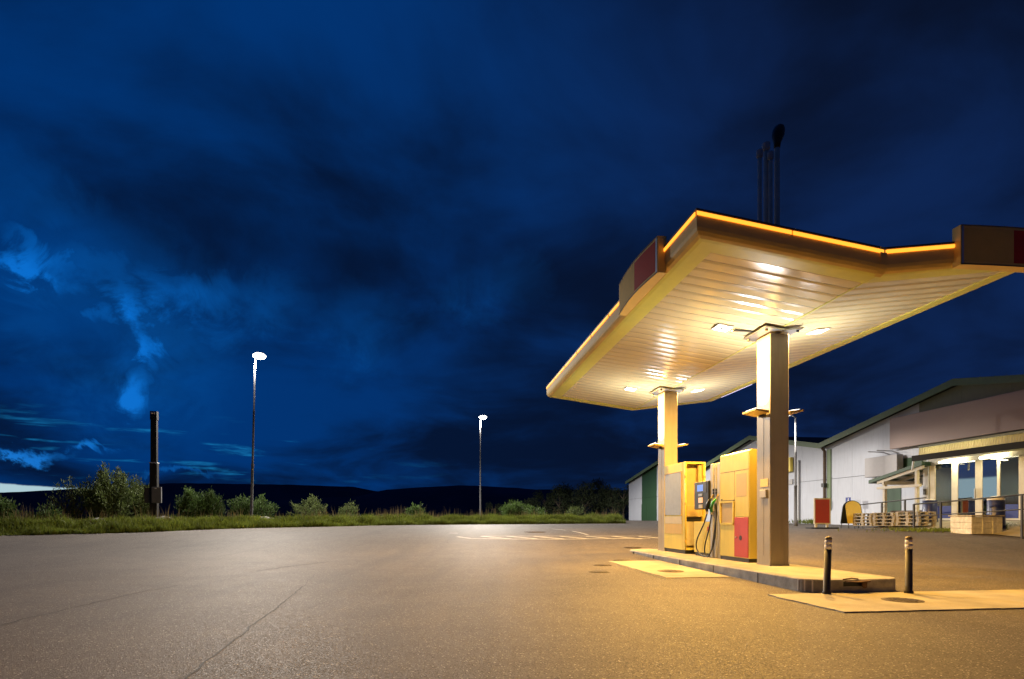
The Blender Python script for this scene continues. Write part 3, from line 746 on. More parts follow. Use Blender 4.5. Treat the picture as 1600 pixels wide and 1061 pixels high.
# kerb stone joints, shiny corner strips and a torn steel edge on the near end
for u in (9.9, 11.6, 13.3, 15.0, 16.6): box('kerb_joint', DARKM, isl, 5.662-6.5, 5.70-6.5, u-13-.005, u-13+.005, .0, ZI-.021)
for k in (1.2, 2.6, 4.0):
    a = PI+PI/2*k/8; cx, cy = 5.67+cr_-6.5, 8.42+cr_-13; r = cr_+.004
    mb = MB(); da = .028
    mb.v = [(cx+r*math.cos(a-da), cy+r*math.sin(a-da), .02), (cx+r*math.cos(a+da), cy+r*math.sin(a+da), .02), (cx+r*math.cos(a+da), cy+r*math.sin(a+da), ZI-.022), (cx+r*math.cos(a-da), cy+r*math.sin(a-da), ZI-.022)]
    mb.f = [(0, 1, 2, 3)]; mb.build('reflective_strip', WHITEB, isl)
ye = 8.42-13
box('edge_hole', BLACK, isl, 6.22-6.5, 6.55-6.5, ye-.004, ye+.1, .115, .185)
MB().prism([(6.24-6.5, .198), (6.40-6.5, .192), (6.62-6.5, .205), (6.60-6.5, .185), (6.42-6.5, .178), (6.24-6.5, .185)], 'y', ye-.09, ye-.002).build('torn_steel_edge', RUST, isl)
MB().prism([(6.50-6.5, .19), (6.58-6.5, .195), (6.57-6.5, .10), (6.53-6.5, .085), (6.50-6.5, .13)], 'y', ye-.06, ye-.03).build('torn_steel_edge', RUST, isl)
MB().tube([(6.20-6.5, ye-.02, ZI+.004), (6.34-6.5, ye-.03, ZI+.022), (6.46-6.5, ye-.01, ZI+.006)], .010, 6).build('bent_rod', RUST, isl)

# ------------------------------------------------------------------ columns with uplights
ZC = 4.92; ZE = 5.32; VC = 6.79; HW = 3.0; CU0, CU1 = 8.28, 20.08
CV0, CV1 = VC-HW, VC+HW
def zs(v): return ZC+(ZE-ZC)*min(1.05, abs(v-VC)/HW)
def column(u, label, near):
    t = thing('canopy_column', label, 'column', W(u+.24, 6.80, ZI), group='canopy columns on the pump island')
    hw, hd = .20, .25; h = ZC-ZI-.03
    box('shaft', COLUMN, t, -hw, hw, -hd, hd, 0, h-.04, b=.012)
    box('base_trim', COLUMN, t, -hw-.006, hw+.006, -hd-.006, hd+.006, 0, .03)
    # V-shaped top plate with bolts
    for s in (-1, 1):
        q = MB(); q.add([(0, -.42, h-.035), (s*.40, -.42, h-.035+.053), (s*.40, .42, h-.035+.053), (0, .42, h-.035), (0, -.42, h-.005), (s*.40, -.42, h+.048), (s*.40, .42, h+.048), (0, .42, h-.005)],
                        [(0, 1, 2, 3), (4, 7, 6, 5), (0, 4, 5, 1), (1, 5, 6, 2), (2, 6, 7, 3), (3, 7, 4, 0)])
        pl = q.build('top_plate', STEEL, t)
        for y in (-.34, .34): MB().lathe([(.032, 0), (.032, .035)], 6, (s*.33, y, h-.03)).build('bolt', DARKM, pl)
    # narrow groove and cover plates
    box('seam_strip', COLUMN, t, -hw-.004, -hw-.0005, -.012, .012, .2, h-1.6)
    if near:
        for (x0, x1, z0, z1) in ((-.15, .15, .10, .50),):
            for a in ((x0, x1, z0, z0+.012), (x0, x1, z1-.012, z1), (x0, x0+.012, z0+.013, z1-.013), (x1-.012, x1, z0+.013, z1-.013)):
                box('hatch_rim', COLUMN, t, a[0], a[1], -hd-.004, -hd-.0005, a[2], a[3])
        box('notice_plate', STICK, t, -hw-.008, -hw-.001, -.18, .10, 1.58, 1.74)
        box('switch_box', GREYP, t, -hw-.04, -hw-.001, -.15, .08, 1.36, 1.52, b=.006)
    # uplights on both sides, lens upwards
    zu = 3.28-ZI
    for s in (-1, 1):
        up_ = MB().prism([(s*(hw+.03), zu-.02), (s*(hw+.31), zu+.03), (s*(hw+.31), zu+.065), (s*(hw+.03), zu+.035)], 'y', -.26, .26).build('uplight', YEL_D, t)
        box('bracket', DARKM, up_, min(s*hw, s*(hw+.05)), max(s*hw, s*(hw+.05)), -.10, .10, zu-.06, zu+.03)
        q = MB(); q.add([(s*(hw+.08), -.20, zu+.054), (s*(hw+.28), -.20, zu+.083), (s*(hw+.28), .20, zu+.083), (s*(hw+.08), .20, zu+.054)], [(0, 1, 2, 3)])
        q.build('lens', LAMPU, up_)
        lamp('uplight_glow', 'AREA', (s*(hw+.22), 0, zu+.10), up_, W_UP, WHITE, (s*.28, 0, 1), shape='RECTANGLE', size=.2, size_y=.4, spread=math.radians(135))
        MB().tube([(s*(hw+.14), .1, zu+.03), (s*(hw+.14), .12, zu+.13)], .012, 6).build('stay', GALV, up_)
    return t
column(11.08, 'nearer square canopy column beside the red pump door', True)
column(16.58, 'farther square canopy column behind the yellow cabinet', False)

# ------------------------------------------------------------------ canopy
can = thing('canopy', 'yellow butterfly fuel canopy edged with glowing orange light strips', 'canopy', W(CU0, VC, 0))
def cl(u, v, z): return (v-VC, u-CU0, z)
PROF = [(.14, .36), (0, .36), (0, .11), (.015, .06), (.05, .02), (.10, 0), (.16, -.008), (.42, -.008), (.42, .03)]
def run(p, side):
    d, dz_ = p
    if side == 'left': return [cl(CU0+d, CV0+d, zs(CV0+d)+dz_), cl(CU1-d, CV0+d, zs(CV0+d)+dz_)]
    if side == 'right': return [cl(CU0+d, CV1-d, zs(CV1-d)+dz_), cl(CU1-d, CV1-d, zs(CV1-d)+dz_)]
    if side == 'nearL': return [cl(CU0+d, CV0+d, zs(CV0+d)+dz_), cl(CU0+d, VC, ZC+dz_)]
    if side == 'nearR': return [cl(CU0+d, VC, ZC+dz_), cl(CU0+d, CV1-d, zs(CV1-d)+dz_)]
    if side == 'farL': return [cl(CU1-d, CV0+d, zs(CV0+d)+dz_), cl(CU1-d, VC, ZC+dz_)]
    return [cl(CU1-d, VC, ZC+dz_), cl(CU1-d, CV1-d, zs(CV1-d)+dz_)]
def sweep(prof, side, name, m, parent=can, t0=0.0, t1=1.0, closed=False, smooth=False):
    mb = MB(); 
    for p in prof:
        a, b = [Vector(q) for q in run(p, side)]
        mb.v += [tuple(a.lerp(b, t0)), tuple(a.lerp(b, t1))]
    n = len(prof)
    for i in range(n if closed else n-1):
        j = (i+1) % n; mb.f.append((2*i, 2*i+1, 2*j+1, 2*j))
    if closed: mb.f += [tuple(2*i for i in range(n)), tuple(2*i+1 for i in range(n))[::-1]]
    return mb.build(name, m, parent, smooth)
for side, segs in (('left', 8), ('nearL', 2), ('nearR', 2), ('right', 8), ('farL', 2), ('farR', 2)):
    fs = sweep(PROF[:6], side, 'fascia', YEL_DARK)
    sweep(PROF[5:], side, 'lip', YEL_LIP, fs)
    sweep([(-.012, .345), (.10, .345), (.10, .372), (-.012, .372)], side, 'cap_strip', DARKM, fs, closed=True)
    for k in range(segs):
        sweep([(-.006, .276), (-.020, .284), (-.020, .326), (-.006, .334)], side, 'light_strip', ORANGE_LED, fs, k/segs+.004, (k+1)/segs-.004, closed=True)
# rounded end cap at the fold of the near fascia
sweep([(-.018, .365), (-.022, .10), (.0, .04), (.05, -.01), (.12, -.03)], 'nearL', 'fold_cap', YEL_DARK, can, .975, 1.012)
# soffit planks with dark gaps
NP = 36; S0, S1 = CU0+.42, CU1-.42; pw = (S1-S0)/NP
slope = math.atan((ZE-ZC)/HW)
for side in (-1, 1):
    Lp = (HW-.42-.015)/math.cos(slope)
    mb = MB(); k_ = 6; wv = pw/2-.0045
    for x in (0, Lp):
        for i in range(k_+1):
            q = -1+2*i/k_; mb.v.append((side*x, q*wv, -.003*(1-q*q) if abs(q) < 1 else .012))
    for i in range(k_): mb.f.append((i, i+1, k_+2+i, k_+1+i))
    pm = mb.mesh('soffit_plank', SOFFIT, False)
    for i in range(NP):
        o = link('soffit_plank', pm, can); o.location = (side*.015, S0-CU0+(i+.5)*pw, ZC+.012+random.uniform(-.0006, .0006))
        o.rotation_euler = (random.uniform(-.0012, .0012), -side*slope, 0)
    box_ = MB().add([cl(S0, VC, ZC+.05), cl(S1, VC, ZC+.05), cl(S1, VC+side*(HW-.3), ZE+.02), cl(S0, VC+side*(HW-.3), ZE+.02)], [(0, 1, 2, 3)]).build('soffit_backing', DARKM, can)
    MB().add([cl(CU0+.1, VC, ZC+.34), cl(CU1-.1, VC, ZC+.34), cl(CU1-.1, VC+side*(HW-.1), ZE+.33), cl(CU0+.1, VC+side*(HW-.1), ZE+.33)], [(0, 1, 2, 3)]).build('roof_sheet', ROOFD, can)
box('centre_strip', YEL_LIP, can, -.014, .014, S0-CU0, S1-CU0, ZC+.002, ZC+.02)
# recessed downlights
def downlight(u, v):
    s = 1 if v > VC else -1
    e = bpy.data.objects.new('downlight', MB().box(-.17, .17, -.17, .17, -.030, .0, b=.006).mesh('downlight', WHITEB)); COL.objects.link(e); e.parent = can
    e.location = cl(u, v, zs(v)+.006); e.rotation_euler = (0, -s*slope, 0)
    box('lens', LAMPD, e, -.14, .14, -.14, .14, -.036, -.031)
    box('lens_plate', DARKM, e, -.05, .05, -.04, .04, -.040, -.0365)
    wide_throw(lamp('downlight_glow', 'AREA', (0, 0, -.05), e, W_DOWN, WARM, (0, 0, -1), shape='SQUARE', size=.26), .40, -1.6)
for u in (11.46, 17.2):
    for v in (5.80, 7.90): downlight(u, v)
MB().box(5.98-VC, 6.42-VC, 11.38-CU0, 11.44-CU0, zs(6.1)-.045, zs(6.1)-.012).build('conduit', DARKM, can)
# violet diode strip under the far right edge
q = MB(); q.add([cl(17.3, CV1-.16, ZE-.012), cl(19.3, CV1-.16, ZE-.012), cl(19.3, CV1-.06, ZE-.006), cl(17.3, CV1-.06, ZE-.006)], [(0, 1, 2, 3)]); q.build('diode_strip', LED_BLUE, can)
# sign boxes with a bowed face
def sign_box(kind):
    if kind == 'left': a, b, z0, z1 = 9.5, 11.6, 5.25, 5.86
    else: a, b, z0, z1 = 7.98, 9.86, 5.05, 5.66
    n = 14; 
    def P(t, d, z):
        q = a+(b-a)*t
        return cl(q, CV0-d, z) if kind == 'left' else cl(CU0-d, q, z)
    bow = lambda t: .12+(.07 if kind == 'left' else .03)*math.sin(PI*t)
    mb = MB()
    for i in range(n+1):
        t = i/n
        for d, z in ((-.03, z0), (bow(t), z0), (bow(t), z1), (-.03, z1)): mb.v.append(P(t, d, z))
    for i in range(n):
        for k in range(4): mb.f.append((4*i+k, 4*i+(k+1) % 4, 4*i+4+(k+1) % 4, 4*i+4+k))
    mb.f += [(0, 1, 2, 3), tuple(4*n+k for k in range(4))]
    sb = mb.build('sign_box', YEL_DARK, can)
    def strip(t0, t1, zz0, zz1, m, name, e=.006):
        q = MB(); k = 10
        for i in range(k+1):
            t = t0+(t1-t0)*i/k
            q.v += [P(t, bow(t)+e, zz0), P(t, bow(t)+e, zz1)]
        for i in range(k): q.f.append((2*i, 2*i+2, 2*i+3, 2*i+1))
        q.build(name, m, sb)
    if kind == 'left':
        strip(.04, .46, z0+.05, z1-.05, SIGNRED, 'red_face'); strip(.46, .97, z0+.04, z1-.04, SIGNYEL, 'ochre_face')
        strip(.012, .035, z0+.01, z1-.01, STEEL, 'edge_trim')
    else:
        strip(.03, .47, z0+.05, z1-.05, SIGNYEL, 'ochre_face'); strip(.47, .97, z0+.05, z1-.05, SIGNRED, 'red_face')
        strip(.008, .025, z0+.01, z1-.01, STEEL, 'edge_trim')
    strip(.0, 1, z0, z0+.018, BROWN, 'edge_trim', .010); strip(0, 1, z1-.018, z1, BROWN, 'edge_trim', .010)
sign_box('left'); sign_box('near')

# ------------------------------------------------------------------ vent pipes above the canopy
for i, (px, top, r, lab) in enumerate(((1187, 243, .042, 'short capped vent pipe, leftmost of the four above the canopy'), (1197, 232, .050, 'middle capped vent pipe beside the leftmost one above the canopy'),
                                  (1204, 246, .040, 'thin capped vent pipe beside the black topped one'), (1214, 228, .056, 'tallest vent pipe with bulbous black cap above the canopy'))):
    u = 11.6+.12*(i % 2); v = VC
    for _ in range(30):
        p = W(u, v); v += ((px-800)/F-p.x/p.y)*p.y*.9
    zt_ = zp(top, u, v)
    t = thing('vent_pipe', lab, 'pipe', W(u, v, zs(v)+.34), AX, 'vent pipes above the canopy'); h = zt_-zs(v)-.34
    MB().tube([(0, 0, -.05), (0, 0, h)], r, 12).build('pipe', mat('pipe_grey', (.62, .54, .46), .6, var=.12), t, True)
    if i < 3: MB().lathe([(r*1.05, h-.06), (r*1.6, h-.02), (r*1.6, h+.10), (r*1.2, h+.12)], 12).build('cap', GREYP, t, True)
    else:
        q = MB().lathe([(r*1.1, h-.05), (r*1.3, h+.06), (.10, h+.14), (.125, h+.22), (.125, h+.33), (.10, h+.40), (.05, h+.44)], 14)
        q.v = [(x+(z-h)*.12 if z > h else x, y, z) for x, y, z in q.v]; q.build('cap', BLACK, t, True)

# ================================================================== DISPENSER AND CABINET
V0 = 6.60
def facing(root, name, m, u0, u1, z0, z1, d=.006, b=.0, x=0.0):
    """plate on the -v face of a unit (local x = 0 plane)"""
    return box(name, m, root, x-d, x-.0005, u0, u1, z0, z1, b=b)
disp = thing('fuel_dispenser', 'yellow fuel dispenser with red door, hoses and payment screen', 'fuel pump', W(11.86, V0, ZI))
# tower
MB().box(.0, .62, .02, 1.28, 0, .085).build('plinth', BLACK, disp)
tw = MB()
tw.prism([(0, .086), (.64, .086), (.64, 2.36), (.60, 2.42), (.06, 2.42), (0, 2.38)], 'y', 0, 1.30).build('tower', YEL, disp)
facing(disp, 'upper_panel', YEL, .02, 1.28, 2.00, 2.37); facing(disp, 'upper_panel', YEL, .62, 1.28, 1.36, 1.99)
facing(disp, 'upper_panel', YEL, .02, .61, .98, 1.99)
facing(disp, 'inset_panel', YEL_D, .10, .54, 1.42, 1.92, d=.008)
facing(disp, 'lower_panel', YEL, .64, 1.28, .10, .80)
nich = facing(disp, 'niche_frame', YEL, .66, 1.26, .80, .84, d=.03)
facing(disp, 'niche_back', TAN, .68, 1.24, .845, 1.33, d=.003); facing(disp, 'niche_frame', YEL, .63, .68, .845, 1.34, d=.03); facing(disp, 'niche_frame', YEL, 1.24, 1.29, .845, 1.34, d=.03); facing(disp, 'niche_frame', YEL, .685, 1.235, 1.30, 1.34, d=.03)
rd = facing(disp, 'red_door', RED, .03, .62, .10, .965, d=.014, b=.004)
q = MB().lathe([(.055, 0), (.055, .004)], 16); q.v = [(-.016-z, y+.34, x+.52) for x, y, z in q.v]; q.build('port', BLACK, rd)
q = MB().lathe([(.018, 0), (.018, .02)], 10); q.v = [(-.014-z, y+.53, x+.53) for x, y, z in q.v]; q.build('knob', STEEL, rd)
for a in ((.02, 1.28, 1.990, 1.999), (.02, .61, .967, .978), (.612, .619, .10, 1.989), (.625, 1.28, 1.345, 1.355)): facing(disp, 'seam', BROWN, *a, d=.008)
facing(disp, 'small_latch', DARKM, 1.18, 1.22, 1.36, 1.39, d=.02)
# hose unit: three grey pillars
for a, b in ((1.31, 1.47), (1.52, 1.60), (1.66, 1.82)):
    MB().box(.0, .26, a, b, .0, 2.26, b=.018).build('hose_pillar', GREYP, disp)
box('pillar_core', BLACK, disp, .09, .22, 1.32, 1.80, .02, 2.24)
for zq in (1.52, 1.60): 
    for yq in (1.495, 1.63): box('hose_clip', BLACK, disp, -.02, .05, yq-.022, yq+.022, zq, zq+.05)
facing(disp, 'pillar_label', BLACK, 1.71, 1.74, 1.20, 1.34, d=.004)
# low pump box and payment head
box('pump_box', YEL, disp, .0, .55, 1.84, 2.72, .09, .86, b=.01); box('plinth', BLACK, disp, .03, .52, 1.83, 2.70, 0, .09)
facing(disp, 'red_sticker', RED, 1.86, 1.96, .64, .74, d=.004)
hd = box('payment_head', BLACK, disp, -.05, .10, 1.80, 2.60, 1.17, 1.86, b=.015)
facing(hd, 'screen_bezel', DARKM, 1.90, 2.54, 1.58, 1.83, d=.008, x=-.05)
facing(hd, 'screen', SCREEN, 2.08, 2.40, 1.62, 1.78, d=.012, x=-.05)
facing(hd, 'card_reader', CARDLIT, 2.10, 2.30, 1.33, 1.46, d=.03, x=-.05, b=.004)
facing(hd, 'keypad', STEEL, 2.12, 2.34, 1.50, 1.56, d=.014, x=-.05)
facing(hd, 'keypad', GREYP, 2.12, 2.30, 1.20, 1.29, d=.02, x=-.05)
# nozzles and hoses
def nozzle(y, z, grip, name='nozzle'):
    q = MB(); q.tube([(-.05, y+.10, z-.16), (-.075, y+.06, z-.03), (-.07, y-.02, z+.08), (-.03, y-.09, z+.16)], [.032, .036, .034, .024], 8)
    nz_ = q.build(name, grip, disp, True)
    MB().tube([(-.03, y-.09, z+.16), (-.01, y-.14, z+.24), (.02, y-.15, z+.30)], .016, 8).build('spout', STICK, nz_)
    MB().tube([(-.075, y+.09, z-.14), (-.13, y+.02, z-.10), (-.115, y-.05, z+.03)], .010, 6).build('lever', BLACK, nz_)
    MB().tube([(-.05, y+.10, z-.15), (-.05, y+.11, z-.22)], .034, 8).build('swivel', GREYP, nz_)
nozzle(1.78, 1.27, BLACK); nozzle(1.54, 1.25, GREENP); 
def hose(pts):
    P = [Vector(p) for p in pts]; out = []
    for i in range(len(P)-1):
        p0, p1, p2, p3 = P[max(i-1, 0)], P[i], P[i+1], P[min(i+2, len(P)-1)]
        for k in range(8):
            t = k/8; out.append(.5*((2*p1)+(-p0+p2)*t+(2*p0-5*p1+4*p2-p3)*t*t+(-p0+3*p1-3*p2+p3)*t**3))
    out.append(P[-1]); MB().tube(out, .017, 8).build('hose', BLACK, disp, True)
hose([(-.05, 1.89, 1.05), (-.07, 2.02, .80), (-.10, 2.30, .45), (-.10, 2.36, .22), (-.10, 2.15, .06), (-.10, 1.85, .03), (-.10, 1.62, .10), (-.07, 1.50, .45), (.03, 1.495, 1.4), (.04, 1.495, 2.0)])
hose([(-.05, 1.65, 1.03), (-.07, 1.70, .75), (-.11, 1.86, .30), (-.12, 1.84, .10), (-.12, 1.72, .03), (-.12, 1.58, .10), (-.08, 1.44, .40), (-.05, 1.42, .9), (.03, 1.63, 1.5), (.04, 1.63, 2.0)])

# open yellow cabinet by the far column
cab = thing('service_cabinet', 'tall yellow cabinet with grey pane and open front bay', 'cabinet', W(15.15, V0, ZI))
LC = 1.44; WC = .56; HC = 2.46
box('plinth', BLACK, cab, .02, WC-.02, .02, LC-.02, 0, .10)
box('side_panel', YEL, cab, .0, .05, .0, LC, .10, HC, b=.006)
box('side_panel', YEL, cab, WC-.05, WC, .0, LC, .10, HC, b=.006)
box('top_panel', YEL, cab, .051, WC-.051, .0, LC, HC-.06, HC, b=.004); box('floor_panel', YEL, cab, .051, WC-.051, .03, LC, .10, .16)
box('back_panel', TAN, cab, .051, WC-.051, .16, .19, .161, HC-.061)
box('drawer', TAN, cab, .07, .40, .03, .158, .99, 1.30, b=.006); box('lower_panel', BEIGE, cab, .07, WC-.07, .05, .158, .22, .86, b=.006); box('dark_slot', BLACK, cab, .07, WC-.07, .08, .158, .87, .975)
box('inner_post', TAN, cab, .40, .505, .05, .158, .99, HC-.07)
for x in (.012, WC-.012):
    pst = MB().tube([(x, -.022, .11), (x, -.022, HC-.01)], .022, 10).build('corner_tube', YEL, cab, True)
    for z in (.30, 1.30, 2.02): MB().tube([(x, -.022, z), (x, -.022, z+.07)], .030, 10).build('hinge', YEL_D, pst)
def rounded(y0, y1, z0, z1, r, n=5):
    pts = []
    for cy, cz, a0 in ((y1-r, z1-r, 0), (y0+r, z1-r, PI/2), (y0+r, z0+r, PI), (y1-r, z0+r, 1.5*PI)):
        for k in range(n+1): a = a0+PI/2*k/n; pts.append((cy+r*math.cos(a), cz+r*math.sin(a)))
    return pts
MB().prism(rounded(.22, LC-.10, 1.04, 2.20, .07), 'x', -.014, -.001).build('pane', GLASSGREY, cab)
for a in ((.19, .212, 1.01, 2.23), (LC-.092, LC-.07, 1.01, 2.23)): facing(cab, 'pane_frame', YEL_D, a[0], a[1], a[2], a[3], d=.018)
facing(cab, 'pane_frame', YEL_D, .213, LC-.093, 2.208, 2.23, d=.018)
facing(cab, 'beige_band', BEIGE, .19, LC-.07, .80, 1.005, d=.008); facing(cab, 'ochre_band', YEL_D, .19, LC-.07, .52, .79, d=.006)
facing(cab, 'seam', YEL_D, .15, .165, .11, HC-.02, d=.004)

# ------------------------------------------------------------------ bollards
def bollard(px, py, label):
    p = gpt(px, py); p.z = .018
    t = thing('bollard', label, 'bollard', p, 0, 'bollards at the island end')
    h = .87; r = .050
    MB().lathe([(r*1.25, 0), (r*1.25, .035), (r, .045), (r, h*.78)], 18).build('post', DARKM, t, True)
    MB().lathe([(r*1.01, h*.78), (r*1.01, h*.858)], 18).build('white_band', BAND, t, True)
    MB().lathe([(r*1.015, h*.858), (r*1.015, h*.863)], 18).build('dark_band', DARKM, t, True)
    MB().lathe([(r*1.01, h*.863), (r*1.01, h*.94)], 18).build('white_band', BAND, t, True)
    MB().lathe([(r*1.03, h*.94), (r*1.03, h*.965), (r*.8, h*.99), (r*.35, h)], 18).build('cap', mat('cap_brown', (.20, .15, .07), .5), t, True)
    return t
b1 = bollard(1291.5, 929.5, 'dark bollard with white bands, left one before the island end'); b1.rotation_euler = (0, math.radians(2.0), 0)
bollard(1420, 928.5, 'dark bollard with white bands, right one on the pale slab')
# covers in the ground
def cover(px, py, r, label, m=IRON, zadd=.0):
    p = gpt(px, py); p.z += zadd
    t = thing('manhole_cover', label, 'manhole cover', p, 0, 'covers in the forecourt')
    MB().lathe([(r*1.12, -.05), (r*1.12, .006), (r*1.02, .006)], 24).build('frame', m, t)
    lidm = MB().lathe([(r, -.04), (r, .009), (r*.98, .010)], 24).build('lid', m, t)
    q = MB()
    for i in range(-3, 4):
        for j in range(-3, 4):
            x, y = i*r*.25, j*r*.25
            if x*x+y*y < (r*.85)**2: q.box(x-r*.08, x+r*.08, y-r*.08, y+r*.08, .010, .015)
    q.build('tread_pattern', m, lidm)['kind'] = 'stuff'
cover(1410, 940, .23, 'rusty round manhole cover on the slab behind the bollards', IRON, .018)
cover(1048, 893, .24, 'worn round manhole cover on the slab beside the pumps', mat('worn_iron', (.19, .14, .09), .8, var=.3, scale=12), .010)
cover(941, 883, .20, 'small dark cover at the far corner of the pump slab')
cover(972, 875.5, .22, 'small dark cover farther along beyond the pump slab corner', mat('worn_iron2', (.10, .08, .055), .7, var=.3))
cover(936, 893.5, .20, 'faint dark cover in the asphalt left of the pump slab', mat('worn_iron2', (.1, .08, .05)))
cover(988, 855.5, .26, 'dark flat cover just beyond the island tip')
cover(836, 831, .42, 'dark cover in the far lot behind the white hatching')

# ================================================================== STREET LAMPS AND POST
def street_lamp(px, basey, topy, Y, label, power, lean=0.0, arm=.06, wide=True):
    X = (px-800)/F*Y; z0 = CH-(basey-811)/F*Y
    t = thing('street_lamp', label, 'street lamp', (X, Y, z0), 0, 'street lamps round the lot'); t.rotation_euler = (0, math.radians(lean), 0)
    h = (basey-topy)/F*Y
    MB().lathe([(.12, -.4), (.12, .06), (.085, .07), (.078, h*.33), (.085, h*.335), (.085, h*.345), (.062, h*.35), (.058, h*.66), (.063, h*.665), (.048, h*.67), (.044, h)], 12).build('pole', POLEM, t, True)
    sg = 1 if arm > 0 else -1
    hdm = MB().tube([(-.03*sg, 0, h-.02), (arm*.35, 0, h+.10), (arm*.6, 0, h+.12)], .035, 8).build('arm', GALV, t, True)
    q = MB().box(min(arm*.5, arm+.42*sg), max(arm*.5, arm+.42*sg), -.17, .17, h+.06, h+.20, b=.04).build('lamp_head', GREYP, t)
    q2 = MB().lathe([(.30, h+.075), (.36, h+.03), (.32, h-.09), (.16, h-.16)], 14, (arm+.18*sg, 0, 0)); q2.build('lens', LAMPW, q, True)
    l = lamp('street_lamp_glow', 'SPOT', (arm+.08*sg, 0, h-.26), q, power, (1.0, .91, .79), (0, 0, -1), spot_size=math.radians(172), spot_blend=.26, shadow_soft_size=.12)
    if wide: wide_throw(l, .30, -0.8, True)
    return t
street_lamp(392.5, 814, 556, 35, 'tall galvanised street lamp shining white, nearest the dark post', W_STREET, 1.4)
street_lamp(750.5, 815, 652, 55, 'street lamp shining in the middle distance behind the verge', W_STREET_FAR, 0)
street_lamp(1243, 815, 652, 33, 'street lamp pole beside the near canopy column before the halls', W_STREET_HALL, 0, arm=-.62, wide=False)
p = Vector(((241-800)/F*30, 30, 1.0))
dpst = thing('equipment_mast', 'tall dark square mast with control box among the shrubs', 'mast', p, .25)
s = 30/F; zt_ = CH+168*s-1.0
box('lower_shaft', MAST, dpst, -.165, .165, -.165, .165, -.5, zt_*.53, b=.01); box('collar', GALV, dpst, -.178, .178, -.178, .178, zt_*.53, zt_*.53+.05)
box('upper_shaft', MAST, dpst, -.135, .135, -.135, .135, zt_*.531+.05, zt_-.45, b=.01)
box('head', MAST, dpst, -.155, .155, -.155, .155, zt_-.44, zt_, b=.01); 
for x in (-.10, .02): box('sensor', WHITEB, dpst, x, x+.07, -.170, -.156, zt_-.16, zt_-.06)
cb = box('control_box', mat('box_grey', (.10, .10, .11), .5), dpst, -.03, .40, -.32, -.166, .95, 1.75, b=.01); box('latch', WHITEB, cb, .12, .2, -.33, -.321, 1.66, 1.70)
box('rear_box', DARKM, dpst, -.42, -.166, -.1, .1, .95, 1.72)

# ================================================================== VEGETATION
def leaf_quads(P, D, ln, wd):
    """leaf quads: points P, directions D (unit), arrays of length and width"""
    n = len(P); r = rng.normal(size=(n, 3)); sd = np.cross(D, r); sd /= np.linalg.norm(sd, axis=1)[:, None]+1e-9
    a = P; b = P+D*ln[:, None]*.5+sd*wd[:, None]*.5; c = P+D*ln[:, None]; d = P+D*ln[:, None]*.5-sd*wd[:, None]*.5
    V = np.stack([a, b, c, d], 1).reshape(-1, 3); Fq = np.arange(4*n).reshape(n, 4)
    return V, Fq
def shrub(px, Y, wpx, topy, label, dens=1.0, mleaf=LEAF):
    X = (px-800)/F*Y; s = Y/F; z0 = Hb(X, Y); h = CH+(811-topy)*s-z0; w = wpx*s/2
    t = thing('willow_shrub', label, 'shrub', (X, Y, z0), 0, 'shrubs along the verge')
    ns = int(34*dens*max(1, w/1.2)); stems = MB(); P = []; D = []
    for i in range(ns):
        a = random.uniform(0, 2*PI); rr = math.sqrt(random.random()); bx, by = .35*w*rr*math.cos(a), .35*w*rr*math.sin(a)
        tx, ty = w*rr*math.cos(a)*random.uniform(.7, 1.05), w*rr*math.sin(a)*random.uniform(.7, 1.05)
        hh = h*(1-.45*rr**1.6)*random.uniform(.60, 1.06)
        pts = []
        for k in range(7):
            q = k/6; e = q**1.4
            pts.append(Vector((bx+(tx-bx)*e+.06*math.sin(q*5+i), by+(ty-by)*e+.06*math.cos(q*4+i), hh*q)))
        stems.tube(pts, [.022*(1-.8*k/6) for k in range(7)], 4)
        nl = int(150*dens*hh/1.8)
        for _ in range(nl):
            q = random.random()**.75*.94+.06; k = min(5, int(q*6)); fq = q*6-k
            c = pts[k].lerp(pts[k+1], fq); sp = .17*(1-q*.7)+.03
            c = c+Vector((random.gauss(0, sp), random.gauss(0, sp), random.gauss(0, .08)))
            if c.z < .02: c.z = .05
            d = (pts[k+1]-pts[k]).normalized()*.7+Vector((random.gauss(0, .5), random.gauss(0, .5), random.gauss(.25, .35)))
            P.append(c); D.append(d.normalized())
    stems.build('stems', BARK, t)
    P = np.array([tuple(p) for p in P]); D = np.array([tuple(p) for p in D]); n = len(P)
    V, Fq = leaf_quads(P, D, rng.uniform(.12, .24, n), rng.uniform(.03, .06, n))
    link('foliage', npmesh('foliage', V, Fq, mleaf), t)
